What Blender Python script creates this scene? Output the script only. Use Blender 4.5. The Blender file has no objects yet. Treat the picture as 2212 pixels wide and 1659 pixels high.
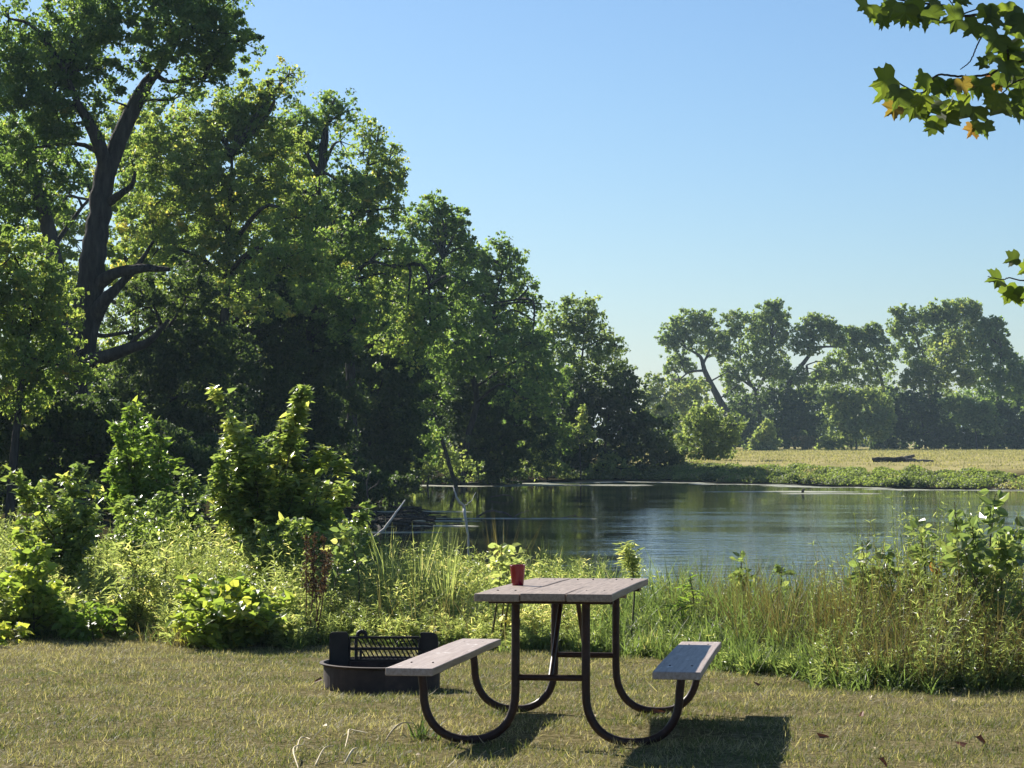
import bpy, bmesh, math, random
import numpy as np
from mathutils import Vector, Matrix, Euler

random.seed(7)
rng = np.random.default_rng(7)
sc = bpy.context.scene
COL = sc.collection
rad = math.radians
HAZE = 0.0002

# ------------------------------------------------------------------ camera
F_PX, CX, CY, HZ, HC = 4921.0, 1106.0, 829.5, 950.0, 1.51
PITCH = math.atan((HZ - CY) / F_PX)
cam = bpy.data.cameras.new('camera')
cam.sensor_width = 36.0
cam.lens = 36.0 * F_PX / 2212.0
cam.clip_start, cam.clip_end = 0.1, 6000
cam_o = bpy.data.objects.new('camera', cam)
cam_o.location = (0, 0, HC)
cam_o.rotation_euler = (math.pi / 2 + PITCH, 0, 0)
COL.objects.link(cam_o)
sc.camera = cam_o


def P(x, y, D):
    """World point seen at picture position x, y (2212 wide) at distance D."""
    u, v = (x - CX) / F_PX, (CY - y) / F_PX
    Y = math.cos(PITCH) - v * math.sin(PITCH)
    Z = math.sin(PITCH) + v * math.cos(PITCH)
    s = D / Y
    return np.array([u * s, D, HC + Z * s])


def M(px, D):
    return px / F_PX * D


# ------------------------------------------------------------------ ground shape
ZW = -1.09
POND = np.array([(-8.5, 29.5), (-7.2, 45), (-6.2, 62), (-5.6, 85), (-5.2, 108), (-5.6, 130), (-1.5, 141), (2.8, 147),
                 (8.6, 148.8), (12.5, 141), (16.3, 134.7), (21.5, 125.4), (26.6, 118.5), (44, 104), (70, 90),
                 (80, 60), (62, 36), (30, 27.5), (12, 26.5), (3, 27.5), (-3, 28.2)])


def pond_dist(x, y):
    """Distance to the shore line, negative over the water."""
    x, y = np.asarray(x, float), np.asarray(y, float)
    d = np.full(x.shape, 1e9)
    ins = np.zeros(x.shape, bool)
    n = len(POND)
    for i in range(n):
        ax, ay = POND[i]
        bx, by = POND[(i + 1) % n]
        ex, ey = bx - ax, by - ay
        t = np.clip(((x - ax) * ex + (y - ay) * ey) / (ex * ex + ey * ey), 0, 1)
        d = np.minimum(d, np.hypot(x - ax - t * ex, y - ay - t * ey))
        c = ((ay > y) != (by > y)) & (x < ex * (y - ay) / (by - ay + 1e-12) + ax)
        ins ^= c
    return np.where(ins, -d, d)


def wav(x, y, s, k=0):
    """Smooth pseudo noise in about -1..1 with features of size s."""
    r = np.random.default_rng(100 + k)
    o = 0
    for i in range(6):
        a, ph, f = r.uniform(0, 6.283), r.uniform(0, 6.283), r.uniform(.6, 1.7) * 6.283 / s
        o = o + np.sin((x * math.cos(a) + y * math.sin(a)) * f + ph)
    return o / 3.2


def gz(x, y):
    x, y = np.asarray(x, float), np.asarray(y, float)
    h = np.interp(y, [-60, 0, 11.1, 21, 26, 40, 100, 118, 132, 150, 300, 3000],
                  [.5, .33, 0, -.297, -.4, -.42, -.4, -.35, -.1, .04, .3, .6])
    d = pond_dist(x, y)
    t = np.clip(d / 6.5, 0, 1)
    t = t * t * (3 - 2 * t)
    z = (ZW + .03) * (1 - t) + h * t
    z = np.where(d < 0, ZW + .03 + np.clip(d, -3, 0) * .35, z)
    return z + np.where(y > 23, .05 * wav(x, y, 5, 1), .012 * wav(x, y, 1.7, 2))


def g1(x, y):
    return float(gz(np.array([x]), np.array([y]))[0])


# ------------------------------------------------------------------ mesh helpers
def tag(o, label=None, cat=None, group=None, kind=None):
    if label: o['label'] = label
    if cat: o['category'] = cat
    if group: o['group'] = group
    if kind: o['kind'] = kind
    return o


def empty(name, loc, label=None, cat=None, group=None, rot=(0, 0, 0)):
    o = bpy.data.objects.new(name, None)
    o.empty_display_size = .2
    o.location = loc
    o.rotation_euler = rot
    COL.objects.link(o)
    return tag(o, label, cat, group)


def link(name, me, mat, parent=None, loc=None):
    if mat is not None:
        me.materials.append(mat)
    o = bpy.data.objects.new(name, me)
    COL.objects.link(o)
    if parent is not None:
        o.parent = parent
    if loc is not None:
        o.location = loc
    return o


def np_mesh(name, V, F, tint=None, smooth=False):
    V = np.ascontiguousarray(V, np.float32).reshape(-1, 3)
    F = np.ascontiguousarray(F, np.int32)
    k = F.shape[1]
    me = bpy.data.meshes.new(name)
    me.vertices.add(len(V))
    me.vertices.foreach_set('co', V.ravel())
    me.loops.add(F.size)
    me.loops.foreach_set('vertex_index', F.ravel())
    me.polygons.add(len(F))
    me.polygons.foreach_set('loop_start', np.arange(0, F.size, k, dtype=np.int32))
    try:
        me.polygons.foreach_set('loop_total', np.full(len(F), k, np.int32))
    except Exception:
        pass
    me.polygons.foreach_set('use_smooth', np.full(len(F), smooth))
    if tint is not None:
        a = me.attributes.new('tint', 'FLOAT', 'POINT')
        a.data.foreach_set('value', np.ascontiguousarray(tint, np.float32).ravel())
    me.update(calc_edges=True)
    return me


OVAL = (np.array([[0, 0, 0], [.3, -.27, .07], [.68, -.23, .06], [1, 0, -.06], [.68, .23, .06], [.3, .27, .07]]),
        np.array([[0, 1, 2, 3], [0, 3, 4, 5]]))
LANCE = (np.array([[0, 0, 0], [.3, -.09, .03], [.65, -.075, .0], [1, 0, -.1], [.65, .075, .0], [.3, .09, .03]]),
         np.array([[0, 1, 2, 3], [0, 3, 4, 5]]))
HEART = (np.array([[0, 0, 0], [.16, -.4, .09], [.6, -.3, .08], [1, 0, -.08], [.6, .3, .08], [.16, .4, .09]]),
         np.array([[0, 1, 2, 3], [0, 3, 4, 5]]))
LOBED = (np.array([[0, 0, 0], [-.05, -.32, .05], [.35, -.22, .02], [.55, -.5, .1], [.62, -.18, .0], [1, 0, -.08],
                   [.62, .18, .0], [.55, .5, .1], [.35, .22, .02], [-.05, .32, .05]]),
         np.array([[0, 1, 2, 2], [2, 3, 4, 0], [0, 4, 5, 6], [0, 6, 7, 8], [0, 8, 9, 9]]))
LOBED = (LOBED[0], np.array([[0, 1, 2, 4], [2, 3, 4, 4], [0, 4, 5, 6], [0, 6, 8, 9], [6, 7, 8, 8]])[[0, 2, 3]])
DIAM = (np.array([[0, 0, 0], [.45, -.38, .08], [1, 0, -.03], [.45, .38, .08]]), np.array([[0, 1, 2, 3]]))


def unit(a):
    return a / (np.linalg.norm(a, axis=-1, keepdims=True) + 1e-9)


def leaf_cloud(C, N, U, S, tpl, tint):
    """Leaves at C with normal N, tip direction U, length S -> verts, faces, tint."""
    T, Fc = tpl
    N = unit(N)
    U = unit(U - N * (U * N).sum(1, keepdims=True))
    W = np.cross(N, U)
    V = C[:, None, :] + S[:, None, None] * (T[None, :, 0:1] * U[:, None, :] + T[None, :, 1:2] * W[:, None, :]
                                           + T[None, :, 2:3] * N[:, None, :])
    k = len(T)
    F = (np.arange(len(C)) * k)[:, None, None] + Fc[None]
    return V.reshape(-1, 3), F.reshape(-1, Fc.shape[1]), np.repeat(tint, k)


def tubes(paths, radii, sides=5, twist=0.):
    """paths (S,n,3), radii (S,n) -> quads."""
    paths = np.asarray(paths, float)
    S, n, _ = paths.shape
    tg = np.gradient(paths, axis=1)
    tg = unit(tg)
    ref = np.zeros_like(tg)
    ref[..., 0] = .31
    ref[..., 1] = .92
    ref[..., 2] = .21
    a = unit(np.cross(tg, ref))
    b = np.cross(tg, a)
    th = np.arange(sides) / sides * 2 * math.pi
    V = paths[:, :, None, :] + radii[:, :, None, None] * (np.cos(th)[None, None, :, None] * a[:, :, None, :]
                                                          + np.sin(th)[None, None, :, None] * b[:, :, None, :])
    idx = np.arange(S * n * sides).reshape(S, n, sides)
    i0, i1 = idx[:, :-1, :], idx[:, 1:, :]
    F = np.stack([i0, np.roll(i0, -1, 2), np.roll(i1, -1, 2), i1], -1).reshape(-1, 4)
    return V.reshape(-1, 3), F


def resample(pts, n):
    pts = np.asarray(pts, float)
    # Catmull-Rom through the points
    m = len(pts)
    ext = np.vstack([2 * pts[0] - pts[1], pts, 2 * pts[-1] - pts[-2]])
    t = np.linspace(0, m - 1 - 1e-6, n)
    i = t.astype(int)
    f = (t - i)[:, None]
    p0, p1, p2, p3 = ext[i], ext[i + 1], ext[i + 2], ext[i + 3]
    return .5 * (2 * p1 + (p2 - p0) * f + (2 * p0 - 5 * p1 + 4 * p2 - p3) * f ** 2 + (3 * p1 - p0 - 3 * p2 + p3) * f ** 3)


class Acc:
    """Collects same-size faces and tints."""
    def __init__(s): s.V, s.F, s.T, s.n = [], [], [], 0

    def add(s, V, F, T=None):
        s.V.append(V); s.F.append(F + s.n); s.n += len(V)
        s.T.append(np.full(len(V), .5) if T is None else T)

    def mesh(s, name, origin=(0, 0, 0), smooth=False):
        return np_mesh(name, np.vstack(s.V) - np.asarray(origin)[None], np.vstack(s.F), np.concatenate(s.T), smooth)


def pipe(acc, pts, rads, n=16, sides=8, wob=0.):
    p = resample(pts, n)
    r = np.interp(np.linspace(0, 1, n), np.linspace(0, 1, len(rads)), rads)
    if wob:
        p[1:-1] += rng.normal(0, wob, (n - 2, 3))
    V, F = tubes(p[None], r[None], sides)
    acc.add(V, F)


def blades(B, az, L, w, lean, curl, levels=4):
    """Grass blades: base B, azimuth, length, width, lean angle from vertical and extra bend."""
    n = len(B)
    t = np.linspace(0, 1, levels)
    out = np.stack([np.cos(az), np.sin(az), np.zeros(n)], 1)
    up = np.array([0, 0, 1.])
    ctr = [B]
    for i in range(1, levels):
        ang = lean + curl * (t[i] + t[i - 1]) / 2
        ctr.append(ctr[-1] + (L / (levels - 1))[:, None] * (np.sin(ang)[:, None] * out + np.cos(ang)[:, None] * up))
    ctr = np.stack(ctr, 1)
    faz = az + math.pi / 2 + rng.normal(0, .6, n)
    side = np.stack([np.cos(faz), np.sin(faz), np.zeros(n)], 1)
    ww = w[:, None] * np.array([1, .95, .7, .06] if levels == 4 else [1, .8, .08])[None]
    V = np.stack([ctr - side[:, None] * ww[..., None] / 2, ctr + side[:, None] * ww[..., None] / 2], 2).reshape(-1, 3)
    base = (np.arange(n) * levels * 2)[:, None]
    F = np.concatenate([base + np.array([[2 * i, 2 * i + 1, 2 * i + 3, 2 * i + 2]]) for i in range(levels - 1)], 0)
    return V, F, levels * 2


# ------------------------------------------------------------------ materials
def new_mat(name):
    m = bpy.data.materials.new(name)
    m.use_nodes = True
    nt = m.node_tree
    nt.nodes.clear()
    return m, nt, nt.nodes, nt.links


def ramp(nodes, stops):
    r = nodes.new('ShaderNodeValToRGB')
    e = r.color_ramp.elements
    while len(e) < len(stops):
        e.new(.5)
    for el, (p, c) in zip(e, stops):
        el.position = p
        el.color = (*c, 1)
    return r


def leaf_mat(name, stops, trans=.4, rough=.45, spec=.4, tcol=2.4, gain=1.2):
    trans = min(.55, trans + .1)
    stops = [(p, tuple(min(.8, c * gain * .9 + .1 * gain * (col[0] + col[1]) / 2 * w) for c, w in zip(col, (1.05, 1, .75)))) for p, col in stops]
    m, nt, N, Lk = new_mat(name)
    at = N.new('ShaderNodeAttribute'); at.attribute_name = 'tint'
    r = ramp(N, stops)
    Lk.new(at.outputs['Fac'], r.inputs[0])
    pb = N.new('ShaderNodeBsdfPrincipled')
    pb.inputs['Roughness'].default_value = rough
    pb.inputs['Specular IOR Level'].default_value = spec
    Lk.new(r.outputs[0], pb.inputs['Base Color'])
    tr = N.new('ShaderNodeBsdfTranslucent')
    mu = N.new('ShaderNodeMix'); mu.data_type = 'RGBA'; mu.blend_type = 'MULTIPLY'
    mu.inputs[0].default_value = 1
    Lk.new(r.outputs[0], mu.inputs[6])
    mu.inputs[7].default_value = (tcol * 1.0, tcol * 1.02, tcol * .55, 1)
    Lk.new(mu.outputs[2], tr.inputs[0])
    mx = N.new('ShaderNodeMixShader'); mx.inputs[0].default_value = trans
    Lk.new(pb.outputs[0], mx.inputs[1]); Lk.new(tr.outputs[0], mx.inputs[2])
    o = N.new('ShaderNodeOutputMaterial')
    Lk.new(mx.outputs[0], o.inputs[0])
    return m


def noise_mat(name, stops, scale=8, rough=.7, spec=.3, stretch=(1, 1, 1), bump=.3, bscale=None, detail=6, dist=.02):
    m, nt, N, Lk = new_mat(name)
    tc = N.new('ShaderNodeTexCoord')
    mp = N.new('ShaderNodeMapping'); mp.inputs['Scale'].default_value = stretch
    Lk.new(tc.outputs['Object'], mp.inputs[0])
    nz = N.new('ShaderNodeTexNoise'); nz.inputs['Scale'].default_value = scale; nz.inputs['Detail'].default_value = detail
    nz.inputs['Roughness'].default_value = .65
    Lk.new(mp.outputs[0], nz.inputs['Vector'])
    r = ramp(N, stops); Lk.new(nz.outputs[0], r.inputs[0])
    pb = N.new('ShaderNodeBsdfPrincipled')
    pb.inputs['Roughness'].default_value = rough
    pb.inputs['Specular IOR Level'].default_value = spec
    Lk.new(r.outputs[0], pb.inputs['Base Color'])
    if bump:
        n2 = N.new('ShaderNodeTexNoise'); n2.inputs['Scale'].default_value = bscale or scale * 2; n2.inputs['Detail'].default_value = 5
        Lk.new(mp.outputs[0], n2.inputs['Vector'])
        bp = N.new('ShaderNodeBump'); bp.inputs['Strength'].default_value = bump; bp.inputs['Distance'].default_value = dist
        Lk.new(n2.outputs[0], bp.inputs['Height']); Lk.new(bp.outputs[0], pb.inputs['Normal'])
    o = N.new('ShaderNodeOutputMaterial'); Lk.new(pb.outputs[0], o.inputs[0])
    return m


G = dict
MAT = {}
MAT['cotton'] = leaf_mat('cottonwood_leaves', [(0, (.035, .062, .02)), (.45, (.062, .10, .027)), (.8, (.10, .135, .035)), (1, (.17, .16, .045))], .46, .5, .35, gain=1.75)
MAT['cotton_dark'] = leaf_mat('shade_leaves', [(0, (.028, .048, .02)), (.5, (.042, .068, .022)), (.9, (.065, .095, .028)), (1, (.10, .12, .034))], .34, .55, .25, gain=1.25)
MAT['yellow'] = leaf_mat('yellowing_leaves', [(0, (.05, .08, .022)), (.4, (.08, .115, .03)), (.78, (.125, .148, .04)), (1, (.26, .2, .05))], .47, .5, .35, gain=1.75)
MAT['far'] = leaf_mat('far_leaves', [(0, (.045, .068, .026)), (.5, (.07, .098, .034)), (.85, (.11, .14, .05)), (1, (.15, .155, .06))], .46, .55, .25, gain=1.85)
MAT['olive'] = leaf_mat('olive_leaves', [(0, (.06, .085, .03)), (.5, (.10, .128, .045)), (1, (.16, .165, .06))], .44, .55, .25, gain=1.6)
MAT['shrub'] = leaf_mat('shrub_leaves', [(0, (.04, .062, .02)), (.5, (.07, .10, .03)), (.85, (.12, .145, .04)), (1, (.22, .22, .07))], .42, .3, .7, gain=1.8)
MAT['lime'] = leaf_mat('lime_leaves', [(0, (.065, .11, .02)), (.6, (.115, .175, .03)), (1, (.22, .24, .05))], .42, .4, .45)
MAT['vine'] = leaf_mat('vine_leaves', [(0, (.085, .13, .026)), (.5, (.15, .20, .038)), (1, (.28, .28, .05))], .42, .4, .45)
MAT['weed'] = leaf_mat('weed_leaves', [(0, (.06, .08, .032)), (.45, (.10, .122, .052)), (.85, (.16, .175, .075)), (1, (.3, .26, .15))], .42, .38, .55, gain=1.85)
MAT['tallgrass'] = leaf_mat('tall_grass_blades', [(0, (.05, .075, .026)), (.6, (.08, .12, .042)), (.9, (.13, .165, .06)), (1, (.32, .28, .15))], .38, .5, .25, gain=1.15)
MAT['drygrass'] = leaf_mat('dry_grass_blades', [(0, (.12, .09, .03)), (.5, (.165, .14, .07)), (1, (.29, .245, .14))], .35, .6, .2, 1.4, .85)
MAT['milk'] = leaf_mat('milkweed_leaves', [(0, (.06, .09, .035)), (.5, (.105, .145, .055)), (.9, (.19, .21, .085)), (1, (.28, .27, .12))], .4, .32, .6, gain=1.25)
MAT['syc'] = leaf_mat('sycamore_leaves', [(0, (.05, .075, .018)), (.5, (.085, .125, .018)), (.9, (.125, .16, .02)), (1, (.2, .07, .03))], .42, .45, .4, 2.3, .85)
MAT['lawn'] = leaf_mat('lawn_blades', [(0, (.05, .07, .02)), (.3, (.09, .098, .034)), (.62, (.168, .15, .078)), (1, (.34, .29, .185))], .35, .6, .25, 1.5, 1.42)
MAT['fieldgrass'] = leaf_mat('field_grass', [(0, (.18, .19, .08)), (.5, (.31, .285, .135)), (1, (.44, .385, .21))], .3, .7, .1, 1.2, 1.1)
MAT['shoreplants'] = leaf_mat('shore_plants', [(0, (.04, .055, .025)), (.35, (.075, .10, .032)), (.8, (.13, .17, .042)), (1, (.16, .14, .08))], .4, .5, .3)
MAT['fallen'] = leaf_mat('fallen_leaf_red', [(0, (.13, .04, .02)), (1, (.25, .08, .035))], .15, .6, .3, 1.2, .9)
MAT['fallenpale'] = leaf_mat('fallen_leaf_pale', [(0, (.5, .36, .2)), (1, (.75, .62, .42))], .15, .6, .3, 1., 1.)
MAT['bark'] = noise_mat('bark', [(.3, (.024, .021, .019)), (.55, (.06, .053, .046)), (.8, (.115, .10, .086))], 3, .9, .1, (2.5, 2.5, .5), .9, 6, 6, .08)
MAT['palebark'] = noise_mat('grey_bark', [(.3, (.05, .047, .045)), (.6, (.10, .092, .085)), (.85, (.16, .148, .138))], 3, .9, .1, (2.5, 2.5, .5), .7, 6, 6, .05)
MAT['stem'] = noise_mat('green_stem', [(.3, (.07, .07, .03)), (.7, (.15, .13, .06))], 20, .7, .2, bump=0)
MAT['drystem'] = noise_mat('dry_stem', [(.3, (.1, .05, .03)), (.7, (.2, .11, .06))], 20, .8, .2, bump=0)
MAT['bleached'] = noise_mat('bleached_wood', [(.25, (.3, .27, .24)), (.5, (.5, .47, .43)), (.8, (.66, .63, .58))], 6, .8, .2, (1, 1, 1), .4)
MAT['drift'] = noise_mat('grey_driftwood', [(.3, (.07, .06, .055)), (.7, (.18, .16, .14))], 6, .85, .15)
MAT['straw'] = noise_mat('pale_straw', [(.3, (.5, .4, .22)), (.7, (.75, .64, .42))], 14, .7, .2, bump=0)

# ------------------------------------------------------------------ ground
xs = np.unique(np.concatenate([np.linspace(-900, -60, 22), np.linspace(-60, -14, 24), np.linspace(-14, 34, 161), np.linspace(34, 90, 36), np.linspace(90, 900, 22)]))
ys = np.unique(np.concatenate([np.linspace(-60, 6, 18), np.linspace(6, 34, 113), np.linspace(34, 190, 157), np.linspace(190, 420, 24), np.linspace(420, 4000, 16)]))
X, Y = np.meshgrid(xs, ys)
Z = gz(X, Y)
nx, ny = len(xs), len(ys)
idx = np.arange(nx * ny).reshape(ny, nx)
F = np.stack([idx[:-1, :-1], idx[:-1, 1:], idx[1:, 1:], idx[1:, :-1]], -1).reshape(-1, 4)
me = np_mesh('ground', np.stack([X, Y, Z], -1), F, smooth=True)


def ground_mat():
    m, nt, N, Lk = new_mat('ground_cover')
    ge = N.new('ShaderNodeNewGeometry')
    sp = N.new('ShaderNodeSeparateXYZ'); Lk.new(ge.outputs['Position'], sp.inputs[0])

    def nz(scale, detail=6):
        n = N.new('ShaderNodeTexNoise'); n.inputs['Scale'].default_value = scale; n.inputs['Detail'].default_value = detail
        n.inputs['Roughness'].default_value = .65
        Lk.new(ge.outputs['Position'], n.inputs['Vector'])
        return n
    fine = nz(26, 8)
    lawn = ramp(N, [(.32, (.055, .05, .022)), (.47, (.13, .112, .052)), (.6, (.22, .185, .10)), (.75, (.32, .265, .165))])
    Lk.new(fine.outputs[0], lawn.inputs[0])
    soil = ramp(N, [(.35, (.025, .026, .012)), (.65, (.075, .062, .03))]); Lk.new(fine.outputs[0], soil.inputs[0])
    big = nz(.22, 8)
    field = ramp(N, [(.3, (.19, .18, .075)), (.5, (.32, .28, .125)), (.7, (.43, .37, .185))]); Lk.new(big.outputs[0], field.inputs[0])

    def step(sock, a, b):
        r = N.new('ShaderNodeMapRange'); r.inputs[1].default_value = a; r.inputs[2].default_value = b
        Lk.new(sock, r.inputs[0]); return r.outputs[0]

    def mix(f, a, b):
        x = N.new('ShaderNodeMix'); x.data_type = 'RGBA'
        Lk.new(f, x.inputs[0]); Lk.new(a, x.inputs[6]); Lk.new(b, x.inputs[7]); return x.outputs[2]
    c = mix(step(sp.outputs[1], 21.0, 22.5), lawn.outputs[0], soil.outputs[0])
    m1 = N.new('ShaderNodeMath'); m1.operation = 'MULTIPLY'
    Lk.new(step(sp.outputs[1], 124, 129), m1.inputs[0]); Lk.new(step(sp.outputs[0], 5, 9), m1.inputs[1])
    c = mix(m1.outputs[0], c, field.outputs[0])
    wet = step(sp.outputs[2], ZW + .45, ZW + .08)
    mud = N.new('ShaderNodeRGB'); mud.outputs[0].default_value = (.035, .03, .02, 1)
    c = mix(wet, c, mud.outputs[0])
    pb = N.new('ShaderNodeBsdfPrincipled'); pb.inputs['Roughness'].default_value = 1; pb.inputs['Specular IOR Level'].default_value = 0
    Lk.new(c, pb.inputs['Base Color'])
    bp = N.new('ShaderNodeBump'); bp.inputs['Strength'].default_value = .6; bp.inputs['Distance'].default_value = .03
    Lk.new(fine.outputs[0], bp.inputs['Height']); Lk.new(bp.outputs[0], pb.inputs['Normal'])
    o = N.new('ShaderNodeOutputMaterial'); Lk.new(pb.outputs[0], o.inputs[0])
    return m


tag(link('ground', me, ground_mat()), 'sloping mown lawn and pond banks', 'ground', kind='structure')


# ------------------------------------------------------------------ water
def water_mat():
    m, nt, N, Lk = new_mat('pond_water')
    ge = N.new('ShaderNodeNewGeometry')
    mp = N.new('ShaderNodeMapping'); mp.inputs['Scale'].default_value = (.55, 1.2, 1)
    Lk.new(ge.outputs['Position'], mp.inputs[0])
    n1 = N.new('ShaderNodeTexNoise'); n1.inputs['Scale'].default_value = 2.2; n1.inputs['Detail'].default_value = 4
    Lk.new(mp.outputs[0], n1.inputs['Vector'])
    n2 = N.new('ShaderNodeTexNoise'); n2.inputs['Scale'].default_value = .22; n2.inputs['Detail'].default_value = 6
    Lk.new(mp.outputs[0], n2.inputs['Vector'])
    mr = N.new('ShaderNodeMapRange'); mr.inputs[1].default_value = .42; mr.inputs[2].default_value = .62
    mr.inputs[3].default_value = .11; mr.inputs[4].default_value = .48
    Lk.new(n2.outputs[0], mr.inputs[0])
    sp = N.new('ShaderNodeSeparateXYZ'); Lk.new(ge.outputs['Position'], sp.inputs[0])
    sx = N.new('ShaderNodeMapRange'); sx.inputs[1].default_value = -1; sx.inputs[2].default_value = 4
    sx.inputs[3].default_value = .22
    Lk.new(sp.outputs[0], sx.inputs[0])
    sy = N.new('ShaderNodeMapRange'); sy.inputs[1].default_value = 95; sy.inputs[2].default_value = 48
    sy.inputs[3].default_value = .45; sy.inputs[4].default_value = 1.55
    Lk.new(sp.outputs[1], sy.inputs[0])
    m0 = N.new('ShaderNodeMath'); m0.operation = 'MULTIPLY'
    Lk.new(sy.outputs[0], m0.inputs[0]); Lk.new(sx.outputs[0], m0.inputs[1])
    mm = N.new('ShaderNodeMath'); mm.operation = 'MULTIPLY'
    Lk.new(mr.outputs[0], mm.inputs[0]); Lk.new(m0.outputs[0], mm.inputs[1])
    bp = N.new('ShaderNodeBump'); bp.inputs['Distance'].default_value = .07
    Lk.new(mm.outputs[0], bp.inputs['Strength'])
    Lk.new(n1.outputs[0], bp.inputs['Height'])
    pb = N.new('ShaderNodeBsdfPrincipled')
    pb.inputs['Base Color'].default_value = (.018, .022, .012, 1)
    pb.inputs['Roughness'].default_value = .03
    pb.inputs['IOR'].default_value = 1.33
    Lk.new(bp.outputs[0], pb.inputs['Normal'])
    o = N.new('ShaderNodeOutputMaterial'); Lk.new(pb.outputs[0], o.inputs[0])
    return m


bm = bmesh.new()
c = POND.mean(0)
vs = [bm.verts.new((c[0] + (p[0] - c[0]) * 1.06 - (.6 if p[0] < 0 else 0), p[1] + (1.5 if p[1] > 80 else -1.2), ZW)) for p in POND]
bm.faces.new(vs)
bmesh.ops.triangulate(bm, faces=bm.faces[:])
me = bpy.data.meshes.new('water'); bm.to_mesh(me); bm.free()
tag(link('water', me, water_mat()), 'dark still pond reflecting the trees and sky', 'pond', kind='structure')


# pale scum floating along the far shore and in streaks
def scum():
    A = Acc()

    def patch(cx, cy, rx, ry, ang=0, n=40, k=0):
        r = np.random.default_rng(k)
        th = np.linspace(0, 2 * math.pi, n, endpoint=False)
        rr = 1 + .22 * np.sin(3 * th + r.uniform(0, 6)) + .15 * np.sin(7 * th + r.uniform(0, 6)) + r.normal(0, .06, n)
        px, py = rx * rr * np.cos(th), ry * rr * np.sin(th)
        x = cx + px * math.cos(ang) - py * math.sin(ang)
        y = cy + px * math.sin(ang) + py * math.cos(ang)
        z = np.full(n, ZW + .004)
        V = np.vstack([np.stack([x, y, z], 1), np.stack([x * .9 + cx * .1, y * .9 + cy * .1, z + .012], 1), [[cx, cy, ZW + .016]]])
        F = []
        for i in range(n):
            j = (i + 1) % n
            F.append([i, j, n + j, n + i]); F.append([n + i, n + j, 2 * n, 2 * n])
        F = np.array(F)
        A.add(V, np.array([f for f in F if f[2] != f[3]]), None)
        T.append((V, np.array([[f[0], f[1], f[2]] for f in F if f[2] == f[3]])))
    T = []
    sh = POND[5:15]
    pts = resample(np.c_[sh, np.zeros(len(sh))], 90)
    for i, p in enumerate(pts):
        q = pts[min(i + 1, 89)] - pts[max(i - 1, 0)]
        a = math.atan2(q[1], q[0])
        nrm = np.array([q[1], -q[0]]) / np.hypot(q[0], q[1])
        w = 2.4 + .7 * math.sin(i * .7) + (1.4 if p[0] < 10 and p[1] > 128 else 0)
        patch(p[0] + nrm[0] * (w * .7 - .6), p[1] + nrm[1] * (w * .7 - .6), 1.6, w + .4, a, 26, i)
    for k, (x, y, rx, ry) in enumerate([(1700, 1062, 3.2, .5), (1790, 1066, 2.2, .35), (1060, 1120, 1.6, .12), (1180, 1120, 1.3, .1),
                                        (870, 1125, 2.0, .2), (920, 1136, 1.6, .15), (840, 1150, 1.3, .12), (900, 1105, 1.6, .2), (1300, 1048, 3, .5)]):
        D = (HC - ZW) * F_PX / (y - HZ)
        p = P(x, y, D)
        patch(p[0], p[1], rx, ry * 2, 0, 30, 300 + k)
    V3 = []; F3 = []; n = 0
    for V, Fq in zip(A.V, A.F):
        pass
    # all as triangles
    Vall = np.vstack(A.V)
    Fq = np.vstack(A.F)
    tri = np.vstack([Fq[:, [0, 1, 2]], Fq[:, [0, 2, 3]]])
    off = 0; t3 = []
    for V, f in T:
        t3.append(f + off); off += len(V)
    return np_mesh('pond_scum', Vall, np.vstack([tri] + t3), smooth=True)


MAT['scum'] = noise_mat('pond_scum', [(.3, (.22, .23, .16)), (.55, (.38, .38, .28)), (.8, (.50, .49, .38))], 1.6, .6, .3, bump=.2)
tag(link('pond_scum', scum(), MAT['scum']), 'pale scum floating along the far shore of the pond', 'pond scum', kind='stuff')


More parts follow.
